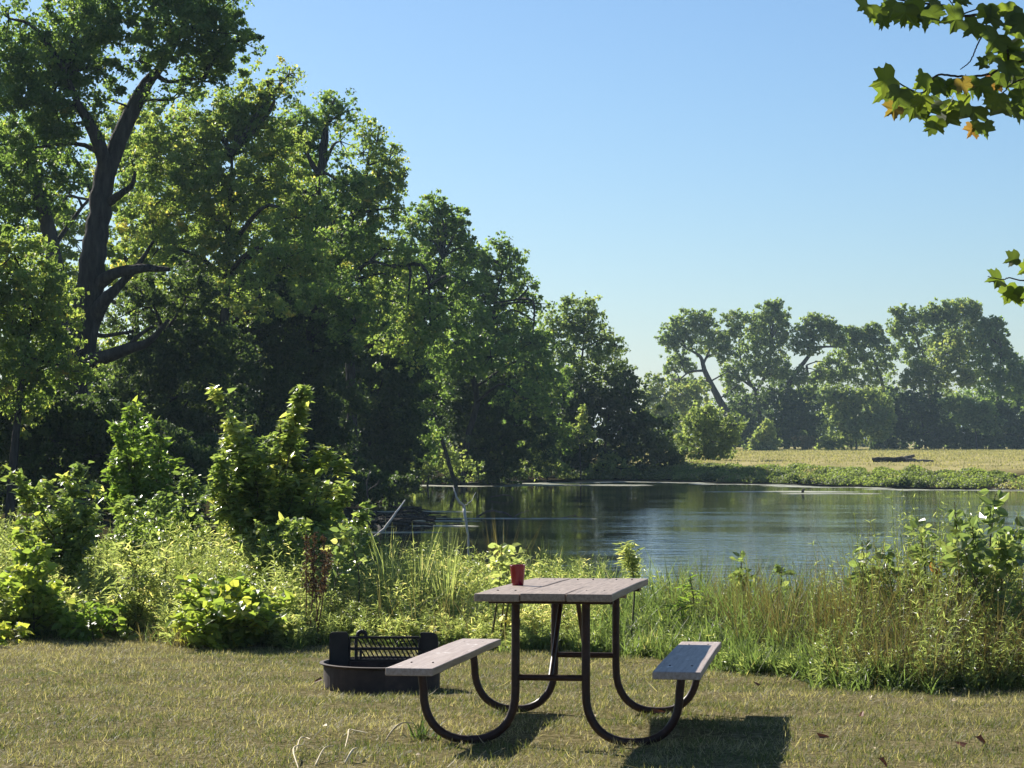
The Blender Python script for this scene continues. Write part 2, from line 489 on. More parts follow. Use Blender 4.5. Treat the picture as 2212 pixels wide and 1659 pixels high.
# ------------------------------------------------------------------ trees
def crown_leaves(lobes, D, size=None, cov=1.15, tpl=DIAM, tone=0., tvar=.5):
    """lobes: (x, y, rx, ry[, density[, depth offset]]) in picture units at distance D."""
    s0 = size or max(.10, .00145 * D)
    Cs, Ns, Ts = [], [], []
    info = []
    for lb in lobes:
        x, y, rx, ry = lb[:4]
        dens = lb[4] if len(lb) > 4 else 1.
        dd = lb[5] if len(lb) > 5 else rng.uniform(-1, 1) * M((rx + ry) * .35, D)
        Dl = D + dd
        c = P(x, y, Dl)
        a, b = M(rx, Dl), M(ry, Dl)
        a, b = a * 1.06, b * 1.06
        dp = (a + b) * .38
        rc = max(.24, .25 * math.sqrt(a * b))
        nc = max(10, int(4.0 * a * b / rc ** 2 * min(1, .4 + .6 * dens)))
        dirs = unit(rng.normal(0, 1, (nc, 3)))
        rr = rng.uniform(.35, 1.25, nc) ** .8
        stray = rng.random(nc) < .28
        rr = np.where(stray, rng.uniform(1.0, 1.5, nc), rr)
        cc = c + dirs * rr[:, None] * np.array([a, dp, b])
        info.append((c, cc, rc))
        nl = int(cov * dens * 9 * rc * rc / s0 ** 2 / 1.0)
        nl = max(12, nl)
        sz = rc * rng.uniform(.4, 1.65, nc) * np.where(stray, .6, 1.08)
        off = rng.normal(0, 1, (nc, nl, 3))
        off = off / (np.linalg.norm(off, axis=2, keepdims=True) + 1e-6) * (rng.uniform(0, 1, (nc, nl, 1)) ** .45)
        off[..., 2] *= .72
        pos = cc[:, None, :] + off * sz[:, None, None]
        nrm = off * .7 + rng.normal(0, .75, (nc, nl, 3)) + dirs[:, None, :] * .3
        ct = np.clip(.42 + tone + rng.normal(0, .16, nc) * tvar * 2, 0, 1)
        tt = np.clip(ct[:, None] + rng.normal(0, .13, (nc, nl)), 0, 1)
        Cs.append(pos.reshape(-1, 3)); Ns.append(nrm.reshape(-1, 3)); Ts.append(tt.ravel())
    C, N, T = np.vstack(Cs), np.vstack(Ns), np.concatenate(Ts)
    U = rng.normal(0, .8, C.shape); U[:, 2] -= .6
    S = s0 * rng.uniform(.7, 1.35, len(C))
    V, F, T = leaf_cloud(C, N, U, S, tpl, T)
    return V, F, T, info


def tree(name, label, cat, x, D, lobes, mat, trunk=None, width=None, group=None, cov=1.15, tone=0., size=None, bark='bark',
         tvar=.5, limbs=True, base=None, ylow=None, part='crown'):
    """x: picture position of the foot. trunk: list of (points [(x, y, depth offset)], [widths in picture px])."""
    bx = M(x - CX, D)
    if base is not None:
        bx, by = base
    else:
        by = D
    bz = g1(bx, by) if pond_dist(np.array([bx]), np.array([by]))[0] > 0 else ZW - .3
    if mat in ('far', 'olive') and D > 150 and cat == 'tree':
        cov *= .62
        tvar *= 1.6
        size = .0012 * D
    root = empty(name, (bx, by, bz), label, cat, group)
    V, F, T, info = crown_leaves(lobes, D, size, cov, DIAM, tone, tvar)
    org = np.array([bx, by, bz])
    link(part, np_mesh(part, V - org, F, T), MAT[mat], root)
    A = Acc()
    cen = np.mean([i[0] for i in info], 0)
    top = max(i[0][2] for i in info)
    w0 = width or max(.10, .014 * (top - bz))
    if trunk is None:
        mid = np.array([(bx * .6 + cen[0] * .4), by, bz + (cen[2] - bz) * .6])
        pts = [org + (0, 0, -.3), mid, np.array([cen[0], cen[1], bz + (top - bz) * .8])]
        pipe(A, pts, [w0 * 1.25, w0 * .8, w0 * .22], 14, 8, w0 * .12)
        nodes = resample(pts, 14)[4:]
    else:
        nodes = []
        for k, (pl, ws) in enumerate(trunk):
            pts = [P(px, py, D + dd) for px, py, dd in pl]
            if k == 0:
                pts = [org + (0, 0, -.3)] + pts
                ws = [ws[0] * 1.2] + list(ws)
            n = max(10, 5 * len(pts))
            pipe(A, pts, [M(w, D) / 2 for w in ws], n, 10, M(min(ws), D) * .05)
            nodes.append(resample(pts, n)[n // 4:])
        nodes = np.vstack(nodes)
    paths, rads = [], []
    for (c, cc, rc) in info:
        if limbs:
            dd = np.linalg.norm(nodes - c, axis=1) + np.where(nodes[:, 2] > c[2], 1.5, 0)
            s = nodes[np.argmin(dd)]
            m = (s + c) / 2 + (0, 0, .12 * np.linalg.norm(c - s)) + rng.normal(0, .08 * np.linalg.norm(c - s), 3)
            paths.append(resample([s, m, c], 8)); L = np.linalg.norm(c - s)
            r0 = min(.5 * w0, .03 + .03 * L)
            rads.append(np.linspace(r0, r0 * .3, 8))
        for j in rng.choice(len(cc), min(6, len(cc)), replace=False):
            m = (c + cc[j]) / 2 + rng.normal(0, .1 * rc, 3)
            paths.append(resample([c, m, cc[j]], 8))
            rads.append(np.linspace(.016 + .0001 * D, .005 + .00004 * D, 8))
    V, F = tubes(np.array(paths), np.array(rads), 5)
    A.add(V, F)
    link('trunk', A.mesh('trunk', org, True), MAT[bark], root)
    return root


LB = 'broadleaf trees along the left bank'
FB = 'trees behind the far field'
# the big forked cottonwood
tree('cottonwood_tree', 'large cottonwood with thick dark trunk forking high at the left', 'tree', 150, 60,
     [(60, 120, 105, 90), (165, 85, 105, 95), (35, 230, 95, 85), (120, 190, 95, 80), (225, 55, 55, 75), (215, 150, 50, 60, .7), (20, 40, 55, 40, .7),
      (130, 270, 70, 45, .8), (60, 320, 80, 50, .8), (200, 20, 70, 40),
      (395, 55, 100, 80), (455, 60, 75, 80), (335, 45, 45, 60, .9), (450, 125, 60, 42), (480, 20, 55, 40), (395, 0, 80, 50), (350, 100, 50, 40, .8),
      (440, 175, 55, 22, .5), (500, 90, 42, 45, .8), (300, 130, 40, 30, .35), (230, 215, 45, 25, .4), (370, 215, 60, 30, .5), (300, -30, 80, 40)],
     'cotton',
     trunk=[([(150, 860, 0), (185, 700, 0), (200, 560, 0), (218, 440, 0), (232, 345, 0)], [78, 66, 56, 47, 45]),
            ([(232, 370, 0), (262, 290, .2), (300, 210, .3), (325, 170, .3), (350, 142, .3), (390, 80, .3)], [40, 37, 33, 26, 18, 8]),
            ([(232, 370, 0), (213, 310, -.3), (188, 258, -.5), (168, 222, -.6), (140, 150, -.6)], [32, 29, 23, 15, 7]),
            ([(335, 160, .3), (362, 176, .2), (400, 173, 0), (440, 170, 0)], [13, 9, 7, 3]),
            ([(208, 615, 0), (250, 590, -.6), (305, 580, -1), (365, 582, -1.4)], [34, 24, 20, 9]),
            ([(200, 690, 0), (225, 650, -.4), (255, 620, -.6), (300, 570, -.8), (332, 520, -.9)], [40, 30, 20, 12, 6]),
            ([(170, 790, 0), (225, 772, -.8), (280, 752, -1.3), (322, 738, -1.6), (365, 690, -1.8)], [40, 30, 24, 16, 7]),
            ([(276, 753, -1.3), (300, 725, -1.5), (330, 705, -1.6)], [12, 10, 6]),
            ([(190, 720, .2), (230, 725, 0), (290, 715, 0)], [12, 9, 6]),
            ([(232, 440, 0), (262, 418, -.4), (285, 400, -.6), (292, 370, -.7)], [22, 16, 11, 6]),
            ([(165, 700, .4), (110, 640, .8), (90, 590, 1)], [18, 12, 6])],
     group=LB, tone=.0)
tree('cottonwood_tree', 'leaning grey trunk with leafy crown left of the forked cottonwood', 'tree', 150, 67,
     [(30, 400, 80, 75), (95, 380, 70, 60, .6), (20, 500, 60, 75), (90, 300, 70, 60), (150, 420, 40, 60, .5), (-40, 320, 80, 100), (160, 340, 45, 40, .5), (60, 560, 45, 45, .5)], 'cotton',
     trunk=[([(140, 800, 0), (128, 620, 0), (100, 480, 0), (70, 390, 0), (40, 330, 0), (15, 300, 0)], [40, 34, 32, 27, 20, 10]),
            ([(112, 540, 0), (160, 470, .4), (200, 420, .6)], [12, 9, 5])], group=LB, bark='palebark')
tree('young_tree', 'bushy yellow-green young tree at the left edge below the leaning trunk', 'tree', 20, 52,
     [(30, 550, 70, 60), (70, 620, 80, 60), (30, 680, 80, 80), (110, 690, 60, 55), (60, 770, 90, 60), (130, 780, 60, 40, .8), (20, 850, 80, 60), (-40, 620, 80, 120), (115, 590, 30, 30, .6), (190, 800, 50, 25, .7)],
     'yellow', group=LB, tone=.02, width=.1)
tree('cottonwood_tree', 'broad tree with yellowing top right of the forked trunk', 'tree', 470, 78,
     [(575, 175, 50, 38, .55), (625, 160, 28, 25, .4), (590, 210, 50, 35, .6), (505, 225, 55, 50), (545, 250, 50, 45), (430, 260, 70, 60), (490, 300, 80, 60), (575, 310, 70, 60),
      (400, 350, 90, 70), (500, 390, 90, 70), (600, 400, 80, 70), (330, 330, 50, 60), (310, 450, 60, 70), (420, 460, 90, 70), (540, 480, 90, 70), (340, 540, 80, 60), (460, 550, 90, 60),
      (360, 640, 70, 45, .8), (480, 640, 90, 50), (640, 470, 55, 35, .9, -5), (610, 560, 70, 40, .9, -5), (660, 560, 60, 40, .9, -4), (560, 640, 70, 40, .8, -6)], 'yellow', group=LB, tone=.07)
tree('cottonwood_tree', 'tall tree with open airy top between yellow crown and brown-tipped tree', 'tree', 660, 88,
     [(722, 215, 38, 30, .6), (740, 245, 30, 30, .5), (705, 255, 35, 40, .6), (655, 270, 45, 50), (690, 320, 50, 50, .55), (640, 340, 60, 55), (735, 305, 35, 35, .3), (620, 420, 70, 60), (680, 430, 60, 50),
      (700, 500, 60, 50), (620, 520, 80, 60), (660, 610, 90, 60), (600, 690, 90, 60), (745, 400, 45, 40, .9, -4), (740, 520, 60, 40, .9, -5), (720, 640, 70, 40, .9, -6), (770, 700, 60, 40, .8, -6)], 'cotton', group=LB)
tree('cottonwood_tree', 'tree with browning tips leaning over the pond left of the sky', 'tree', 760, 99,
     [(800, 280, 30, 28, .6), (815, 305, 28, 30, .6), (785, 330, 30, 35, .6), (840, 350, 32, 40), (775, 400, 45, 40), (820, 400, 45, 35), (855, 380, 25, 35, .7), (745, 450, 55, 50), (800, 460, 55, 45),
      (850, 450, 25, 60, .45), (730, 520, 60, 50), (795, 535, 60, 45), (845, 540, 35, 35, .4), (700, 590, 60, 50), (780, 610, 70, 45), (850, 600, 40, 35, .5), (730, 690, 80, 55), (820, 690, 60, 50), (880, 660, 50, 35, .9, -5), (885, 560, 35, 35, .8, -3), (870, 750, 55, 40, .8, -6), (930, 700, 45, 32, .8, -6)],
     'yellow', group=LB, tone=.0,
     trunk=[([(760, 880, 0), (750, 720, 0), (725, 600, 0), (760, 470, 0), (790, 380, 0), (800, 310, 0)], [22, 20, 18, 14, 9, 4]),
            ([(735, 640, 0), (790, 570, -1), (850, 575, -2)], [12, 9, 4])])
tree('cottonwood_tree', 'rounded green tree midway down the left bank slope of crowns', 'tree', 920, 119,
     [(935, 440, 22, 22, .8), (915, 470, 40, 30), (960, 470, 40, 30), (990, 490, 25, 28), (915, 520, 45, 40), (970, 530, 45, 38), (1010, 540, 25, 30), (900, 590, 50, 45), (960, 595, 55, 45), (870, 620, 50, 45),
      (920, 660, 60, 45), (860, 700, 60, 50), (985, 640, 40, 40), (940, 730, 65, 50), (1010, 610, 35, 35, .9, -4), (1030, 690, 45, 30, .9, -5), (990, 760, 60, 40, .9, -6), (1060, 770, 50, 35, .8, -7)], 'cotton', group=LB, base=(-8.5, 119))
tree('cottonwood_tree', 'spreading tree with outflung branch tips nearest the open sky', 'tree', 1000, 131,
     [(1085, 530, 22, 20, .7), (1060, 560, 32, 32), (1100, 560, 30, 25), (1030, 590, 40, 35), (1085, 600, 45, 28, .9), (1130, 615, 28, 28), (1050, 640, 50, 30), (1120, 650, 35, 20, .8), (1165, 655, 28, 13, .6),
      (1020, 560, 25, 25, .8), (1000, 680, 55, 45), (1065, 700, 60, 45), (1030, 760, 70, 50), (1110, 740, 50, 50), (960, 790, 60, 50), (1150, 690, 30, 16, .5), (1150, 740, 40, 28, .9, -3), (1170, 800, 45, 32, .9, -4), (1130, 860, 50, 35, .8, -5)], 'cotton', group=LB, tone=.03,
     trunk=[([(1010, 950, 0), (1030, 860, 0), (1000, 760, 0), (945, 650, 0), (940, 580, 0)], [14, 13, 12, 9, 5]),
            ([(1005, 780, 0), (1060, 700, -.5), (1075, 620, -.5), (1095, 560, -.5)], [11, 9, 7, 3]),
            ([(1020, 650, 0), (1060, 655, -.5), (1130, 645, -1)], [8, 7, 3])])
tree('leaning_tree', 'dark leaning trunk dipping into the pond below the spreading tree', 'tree', 985, 121,
     [(905, 830, 35, 35, .8), (935, 860, 35, 40, .8), (890, 800, 30, 30, .6), (955, 900, 25, 25, .5)], 'cotton_dark', group=LB,
     trunk=[([(985, 1050, 0), (972, 1010, 0), (958, 960, 0), (935, 890, .5), (905, 830, 1)], [9, 9, 8, 6, 3]),
            ([(950, 930, .3), (935, 900, .3), (900, 890, .3)], [6, 4, 2])], limbs=False)
tree('cottonwood_tree', 'pale yellow-green tree filling the gap behind the forked trunk', 'tree', 300, 92,
     [(290, 260, 60, 50), (350, 330, 70, 60), (260, 370, 60, 60), (420, 420, 80, 60), (320, 470, 80, 60), (120, 420, 70, 60), (160, 520, 60, 60), (270, 560, 70, 60), (380, 570, 80, 60), (290, 660, 70, 40, .7), (140, 640, 60, 60), (420, 680, 80, 60),
      (200, 760, 80, 50, .8), (330, 800, 90, 60), (100, 760, 80, 60), (440, 800, 90, 70)], 'yellow', group=LB, tone=.05, cov=1.2)
tree('cottonwood_tree', 'tree filling between the brown-tipped tree and rounded green tree', 'tree', 850, 112,
     [(760, 560, 70, 50), (840, 640, 60, 50), (880, 580, 40, 40, .8), (780, 680, 70, 60), (700, 640, 70, 60), (860, 740, 70, 50), (660, 760, 80, 60), (760, 800, 80, 60), (900, 820, 60, 50), (840, 900, 70, 60), (680, 900, 80, 60), (900, 960, 50, 40)],
     'cotton', group=LB, cov=1.2)
tree('cottonwood_tree', 'tree filling between spreading branch tips and the pointed tree', 'tree', 1160, 146,
     [(1160, 740, 35, 30), (1130, 790, 45, 40), (1190, 830, 40, 40), (1140, 880, 50, 50), (1180, 930, 50, 40), (1060, 800, 50, 40), (1120, 970, 50, 40)], 'cotton', group=LB, cov=1.2)
# dark lower growth on the left bank
LOW = 'dark understory along the left bank'
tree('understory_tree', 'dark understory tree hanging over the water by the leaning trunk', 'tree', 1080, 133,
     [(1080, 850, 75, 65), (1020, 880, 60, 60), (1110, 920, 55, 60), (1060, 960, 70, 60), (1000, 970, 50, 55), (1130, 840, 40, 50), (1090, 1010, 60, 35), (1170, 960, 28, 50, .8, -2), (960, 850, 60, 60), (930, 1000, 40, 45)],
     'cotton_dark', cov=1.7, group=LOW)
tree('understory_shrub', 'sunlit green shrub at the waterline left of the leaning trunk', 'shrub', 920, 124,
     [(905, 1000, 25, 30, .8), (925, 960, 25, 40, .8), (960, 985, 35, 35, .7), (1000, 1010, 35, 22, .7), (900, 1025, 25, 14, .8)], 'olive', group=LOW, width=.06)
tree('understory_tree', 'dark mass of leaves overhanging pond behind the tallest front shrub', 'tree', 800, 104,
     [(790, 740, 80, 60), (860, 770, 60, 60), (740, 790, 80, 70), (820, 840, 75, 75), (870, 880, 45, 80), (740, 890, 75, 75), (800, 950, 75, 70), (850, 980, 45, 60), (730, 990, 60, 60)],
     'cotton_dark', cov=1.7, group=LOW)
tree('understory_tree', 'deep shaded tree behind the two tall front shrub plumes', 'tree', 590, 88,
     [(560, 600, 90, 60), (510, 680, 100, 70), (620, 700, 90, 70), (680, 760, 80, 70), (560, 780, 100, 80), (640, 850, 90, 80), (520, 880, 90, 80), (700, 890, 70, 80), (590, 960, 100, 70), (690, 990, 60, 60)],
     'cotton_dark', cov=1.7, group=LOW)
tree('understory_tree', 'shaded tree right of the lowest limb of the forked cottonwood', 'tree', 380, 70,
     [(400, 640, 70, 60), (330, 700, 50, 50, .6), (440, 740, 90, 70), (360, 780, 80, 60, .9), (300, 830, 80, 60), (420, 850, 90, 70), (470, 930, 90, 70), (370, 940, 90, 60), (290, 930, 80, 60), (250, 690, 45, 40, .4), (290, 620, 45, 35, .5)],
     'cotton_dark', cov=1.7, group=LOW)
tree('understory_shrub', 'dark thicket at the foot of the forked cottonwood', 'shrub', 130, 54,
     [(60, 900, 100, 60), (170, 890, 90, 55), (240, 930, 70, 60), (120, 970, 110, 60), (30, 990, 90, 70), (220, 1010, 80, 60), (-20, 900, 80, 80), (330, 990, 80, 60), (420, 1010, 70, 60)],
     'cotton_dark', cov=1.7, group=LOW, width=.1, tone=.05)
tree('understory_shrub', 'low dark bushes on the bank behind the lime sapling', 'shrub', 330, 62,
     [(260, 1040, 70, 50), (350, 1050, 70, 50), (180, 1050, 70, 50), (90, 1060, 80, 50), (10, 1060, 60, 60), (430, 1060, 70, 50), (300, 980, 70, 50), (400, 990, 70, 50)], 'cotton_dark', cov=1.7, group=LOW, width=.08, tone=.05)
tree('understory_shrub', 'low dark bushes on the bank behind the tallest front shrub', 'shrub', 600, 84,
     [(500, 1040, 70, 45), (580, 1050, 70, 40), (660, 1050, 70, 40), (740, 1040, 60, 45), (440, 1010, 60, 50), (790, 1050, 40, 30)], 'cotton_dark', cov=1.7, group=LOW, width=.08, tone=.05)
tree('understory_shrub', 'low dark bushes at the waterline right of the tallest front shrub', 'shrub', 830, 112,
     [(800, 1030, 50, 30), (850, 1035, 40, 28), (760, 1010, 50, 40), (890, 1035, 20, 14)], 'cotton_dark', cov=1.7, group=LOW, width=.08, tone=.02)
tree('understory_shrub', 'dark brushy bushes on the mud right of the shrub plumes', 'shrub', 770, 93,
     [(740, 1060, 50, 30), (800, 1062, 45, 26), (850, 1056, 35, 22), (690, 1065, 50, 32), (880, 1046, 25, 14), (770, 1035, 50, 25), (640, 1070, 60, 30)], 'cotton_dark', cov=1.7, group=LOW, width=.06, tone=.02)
tree('shade_tree', 'unseen tree added beyond the picture edge to shade the left bank', 'tree', 0, 44, [(-420, 200, 160, 150), (-560, 300, 150, 140), (-380, 420, 140, 150), (-520, 560, 160, 150), (-460, 60, 150, 120)],
     'cotton', group=LB, base=(-13.6, 45), cov=.8)  # unseen tree, added to cast shade on the growth behind the left shrubs
# centre, where the banks meet
tree('poplar_tree', 'bushy tall tree with pointed top left of the sky gap above the pond', 'tree', 1250, 153,
     [(1230, 655, 16, 16), (1275, 650, 16, 14), (1255, 670, 30, 26), (1230, 695, 34, 30), (1280, 690, 25, 28), (1260, 720, 40, 30), (1215, 740, 40, 40), (1305, 735, 26, 26, .7), (1330, 745, 20, 20, .5), (1270, 770, 50, 40),
      (1320, 775, 30, 30, .8), (1200, 790, 45, 45), (1300, 820, 50, 40), (1240, 830, 60, 45), (1340, 810, 25, 30, .8), (1180, 720, 30, 22, .6), (1195, 690, 25, 25, .6)], 'far', group=LB)
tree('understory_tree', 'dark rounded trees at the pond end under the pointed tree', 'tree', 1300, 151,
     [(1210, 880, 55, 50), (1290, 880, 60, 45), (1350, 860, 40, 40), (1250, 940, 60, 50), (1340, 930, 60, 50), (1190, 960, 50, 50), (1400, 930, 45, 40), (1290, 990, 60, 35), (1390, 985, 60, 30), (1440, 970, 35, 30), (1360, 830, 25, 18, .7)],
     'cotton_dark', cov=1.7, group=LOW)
tree('understory_shrub', 'slim pale-green sapling in front of dark rounded trees at pond end', 'shrub', 1255, 146,
     [(1257, 895, 9, 12, .6), (1253, 920, 16, 14, .6), (1262, 942, 20, 12, .5), (1225, 960, 20, 10, .4)], 'olive', group=LOW, width=.05)
tree('understory_shrub', 'low tan bush at the waterline of the pond end', 'shrub', 1315, 149, [(1310, 1002, 30, 20), (1340, 1012, 25, 12), (1290, 1015, 18, 10)], 'olive', group=LOW, width=.05, tone=.1)
tree('understory_shrub', 'lit green bush hanging over the water right of the dark overhang', 'shrub', 1185, 139, [(1160, 950, 22, 35), (1175, 990, 25, 30), (1200, 1015, 28, 18, .8), (1145, 1000, 22, 30)], 'olive', group=LOW, width=.06)

# right: trees behind the field
def r6(*ls):
    return [(1371.5 + .38 * a[0], 576 + .38 * a[1], a[2] * .38, a[3] * .38) + tuple(a[4:]) for a in ls]


def r6t(*ls):
    return [([(1371.5 + .38 * x, 576 + .38 * y, d) for x, y, d in pts], [w * .38 for w in ws]) for pts, ws in ls]


tree('cottonwood_tree', 'leaning cottonwood with bare curved trunk left of the far trees', 'tree', 1580, 290,
     r6((220, 360, 60, 50), (180, 420, 45, 40, .8), (300, 300, 70, 55), (390, 290, 60, 50), (330, 370, 80, 55), (430, 370, 80, 60), (420, 450, 80, 50), (510, 420, 45, 60, .6), (250, 440, 60, 40, .8),
        (230, 530, 60, 45, .6), (300, 560, 50, 40, .4), (210, 590, 40, 25, .3), (560, 300, 55, 45, .8), (520, 500, 50, 40, .5), (560, 370, 45, 45, .5), (330, 660, 60, 30, .5, 8), (560, 690, 50, 40, .7, 8), (560, 580, 50, 40, .5, 8), (230, 650, 50, 28, .4, 8)), 'far', group=FB,
     trunk=r6t(([(540, 880, 0), (470, 740, 0), (400, 600, 0), (370, 510, 0), (290, 465, 0)], [46, 40, 30, 20, 9]),
               ([(395, 590, 0), (310, 600, -.5), (245, 650, -.5)], [16, 11, 5]),
               ([(385, 560, 0), (430, 450, .3), (400, 360, .3)], [16, 11, 5])))
tree('cottonwood_tree', 'tall upright tree right of the leaning cottonwood across the field', 'tree', 1670, 298,
     r6((800, 215, 40, 28), (740, 270, 55, 45), (820, 280, 55, 55), (670, 330, 60, 55), (760, 350, 80, 60), (830, 370, 40, 60), (700, 430, 75, 60), (790, 450, 75, 70), (640, 470, 55, 60, .6), (720, 520, 80, 60),
        (820, 560, 60, 60), (650, 580, 70, 50, .7), (760, 610, 80, 55), (850, 630, 40, 50), (560, 620, 60, 40, .45)), 'far', group=FB,
     trunk=r6t(([(720, 900, 0), (690, 720, 0), (640, 640, 0), (600, 520, 0), (590, 420, 0)], [28, 24, 18, 12, 6]), ([(660, 680, 0), (560, 610, -.5), (490, 580, -.8)], [14, 10, 5]), ([(690, 720, 0), (760, 560, 0), (780, 400, 0)], [18, 14, 6])))
tree('cottonwood_tree', 'tree with bent bare limb arching right against the sky', 'tree', 1700, 293,
     r6((1010, 310, 45, 35, .7), (1070, 320, 55, 35, .8), (960, 370, 50, 45, .7), (1040, 390, 65, 45, .8), (1120, 370, 50, 45), (920, 440, 40, 40, .5), (980, 460, 55, 40, .8), (1160, 420, 40, 30), (930, 620, 40, 40, .6), (1020, 640, 40, 40, .5, 6), (970, 710, 50, 40, .8, 6), (1060, 600, 35, 35, .35, 6)), 'far', group=FB,
     trunk=r6t(([(860, 760, 0), (890, 640, 0), (960, 545, 0), (1020, 475, 0), (1080, 455, 0), (1150, 458, 0)], [30, 26, 24, 18, 13, 8]), ([(990, 510, 0), (1000, 430, .3), (1050, 360, .3)], [14, 10, 4])))
tree('cottonwood_tree', 'rounded lower crown between the arching limb and the tallest trees', 'tree', 1890, 301,
     r6((1340, 360, 50, 35), (1240, 380, 45, 35), (1290, 410, 65, 45), (1390, 420, 60, 45), (1220, 460, 65, 50), (1320, 490, 75, 55), (1430, 500, 55, 60), (1250, 560, 80, 60), (1380, 590, 80, 60), (1160, 600, 70, 55, .8),
        (1100, 640, 60, 50, .8), (1300, 650, 90, 55), (1100, 540, 50, 40, .35)), 'far', group=FB, tone=-.05,
     trunk=r6t(([(1410, 800, 0), (1405, 660, 0), (1370, 560, 0), (1330, 440, 0)], [24, 20, 14, 6]), ([(990, 760, 0), (985, 640, 0), (975, 560, 0)], [22, 18, 14])))
tree('cottonwood_tree', 'tallest tree of the far row with stepped crown', 'tree', 2030, 306,
     r6((1490, 260, 30, 25), (1560, 270, 60, 40), (1500, 330, 50, 45, .8), (1600, 340, 55, 45, .7), (1670, 280, 45, 45), (1720, 250, 45, 45), (1790, 240, 40, 45), (1870, 230, 70, 45), (1930, 250, 35, 50), (1850, 310, 90, 60), (1740, 340, 80, 60),
        (1920, 350, 50, 60), (1680, 420, 80, 55), (1790, 430, 90, 65), (1540, 430, 60, 45, .6), (1590, 510, 60, 50), (1880, 450, 70, 60), (1480, 370, 35, 35, .7)), 'far', group=FB,
     trunk=r6t(([(1690, 800, 0), (1680, 660, 0), (1720, 500, 0), (1800, 330, 0)], [30, 26, 20, 7]), ([(1690, 600, 0), (1610, 440, 0), (1560, 330, 0)], [16, 11, 5])))
tree('cottonwood_tree', 'yellowish willow-like crown in front of the tallest far tree', 'tree', 2010, 295,
     r6((1820, 400, 45, 40), (1760, 480, 65, 50), (1840, 490, 50, 50), (1620, 570, 45, 50), (1720, 570, 75, 50), (1830, 580, 75, 45), (1640, 650, 80, 50), (1760, 660, 90, 50), (1900, 630, 60, 40), (1560, 640, 60, 45, .8)), 'olive', group=FB)
tree('cottonwood_tree', 'dark right-hand tree sloping down at the end of the far row', 'tree', 2150, 303,
     r6((2030, 320, 50, 35, .8), (1980, 390, 55, 50), (2060, 400, 50, 45, .8), (2000, 480, 80, 60), (2090, 480, 50, 45), (1960, 570, 80, 65), (2060, 580, 80, 60), (2150, 540, 50, 45, .8), (2010, 680, 90, 65), (2120, 650, 70, 60), (2190, 620, 50, 50),
        (2200, 720, 60, 60), (2090, 760, 90, 70), (2260, 640, 60, 70)), 'cotton', group=FB)
FBU = 'bushes along the far field'
tree('field_bush', 'rounded light-green bush at the field edge under the arching limb', 'bush', 1850, 277,
     r6((1130, 730, 70, 45), (1210, 740, 80, 50), (1310, 750, 80, 50), (1400, 780, 60, 50), (1170, 810, 85, 55), (1290, 830, 95, 60), (1400, 860, 70, 60), (1180, 890, 80, 60), (1280, 920, 90, 60), (1180, 970, 90, 45), (1380, 930, 60, 50, .8), (1090, 1000, 50, 28)),
     'olive', group=FBU, width=.12, tone=-.05)
tree('field_bush', 'grey-green bush at the foot of the leaning cottonwood', 'bush', 1530, 160,
     r6((400, 830, 70, 50), (340, 900, 80, 55), (450, 900, 85, 60), (320, 980, 85, 55), (430, 990, 95, 55), (520, 960, 60, 60), (360, 1060, 110, 40), (490, 1050, 70, 40), (560, 900, 50, 60, .6)), 'olive', group=FBU, width=.12, tone=-.1)
tree('field_bush', 'olive scrub tree left of leaning cottonwood beneath the sky gap', 'tree', 1440, 273,
     r6((110, 650, 60, 40, .5), (60, 720, 60, 40), (150, 740, 90, 45), (270, 720, 80, 45), (350, 690, 60, 40, .8), (100, 810, 90, 50), (220, 810, 100, 55), (330, 790, 80, 50), (60, 880, 90, 60), (180, 890, 90, 60), (250, 980, 70, 60), (60, 980, 90, 60), (130, 1040, 80, 40)),
     'olive', group=FBU, width=.12, tone=.02)
tree('field_bush', 'small pointed yellow-green bush in front of dark far undergrowth', 'bush', 1655, 260,
     r6((755, 905, 25, 28), (740, 945, 45, 30), (730, 990, 65, 35), (720, 1030, 75, 25), (790, 1000, 30, 18)), 'olive', group=FBU, width=.08, tone=.08)
tree('field_bush', 'dark undergrowth below the arching limb across the field', 'bush', 1720, 290,
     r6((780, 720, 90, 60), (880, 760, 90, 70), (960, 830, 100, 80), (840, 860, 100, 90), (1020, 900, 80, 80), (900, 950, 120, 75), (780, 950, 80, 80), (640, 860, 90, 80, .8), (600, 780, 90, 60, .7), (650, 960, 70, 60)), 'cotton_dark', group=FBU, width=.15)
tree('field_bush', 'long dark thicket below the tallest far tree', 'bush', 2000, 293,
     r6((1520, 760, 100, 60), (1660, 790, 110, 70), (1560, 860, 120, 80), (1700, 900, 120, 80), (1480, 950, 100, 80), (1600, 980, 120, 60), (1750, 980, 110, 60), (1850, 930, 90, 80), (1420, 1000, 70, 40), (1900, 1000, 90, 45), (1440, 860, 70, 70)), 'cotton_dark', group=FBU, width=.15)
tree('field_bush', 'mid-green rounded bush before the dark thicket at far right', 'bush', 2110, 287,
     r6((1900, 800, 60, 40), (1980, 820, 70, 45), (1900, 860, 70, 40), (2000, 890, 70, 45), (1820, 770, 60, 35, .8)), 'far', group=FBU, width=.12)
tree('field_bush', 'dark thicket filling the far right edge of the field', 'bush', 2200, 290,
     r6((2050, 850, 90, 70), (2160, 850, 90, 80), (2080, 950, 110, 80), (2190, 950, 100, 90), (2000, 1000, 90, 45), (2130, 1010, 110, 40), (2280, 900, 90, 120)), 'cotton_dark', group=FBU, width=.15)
tree('field_bush', 'small straw-coloured bush at the field edge left of the light-green bush', 'bush', 1745, 273,
     r6((960, 975, 40, 14, .7), (1000, 995, 40, 14, .7), (970, 1015, 45, 14, .7)), 'drygrass', group=FBU, width=.05)
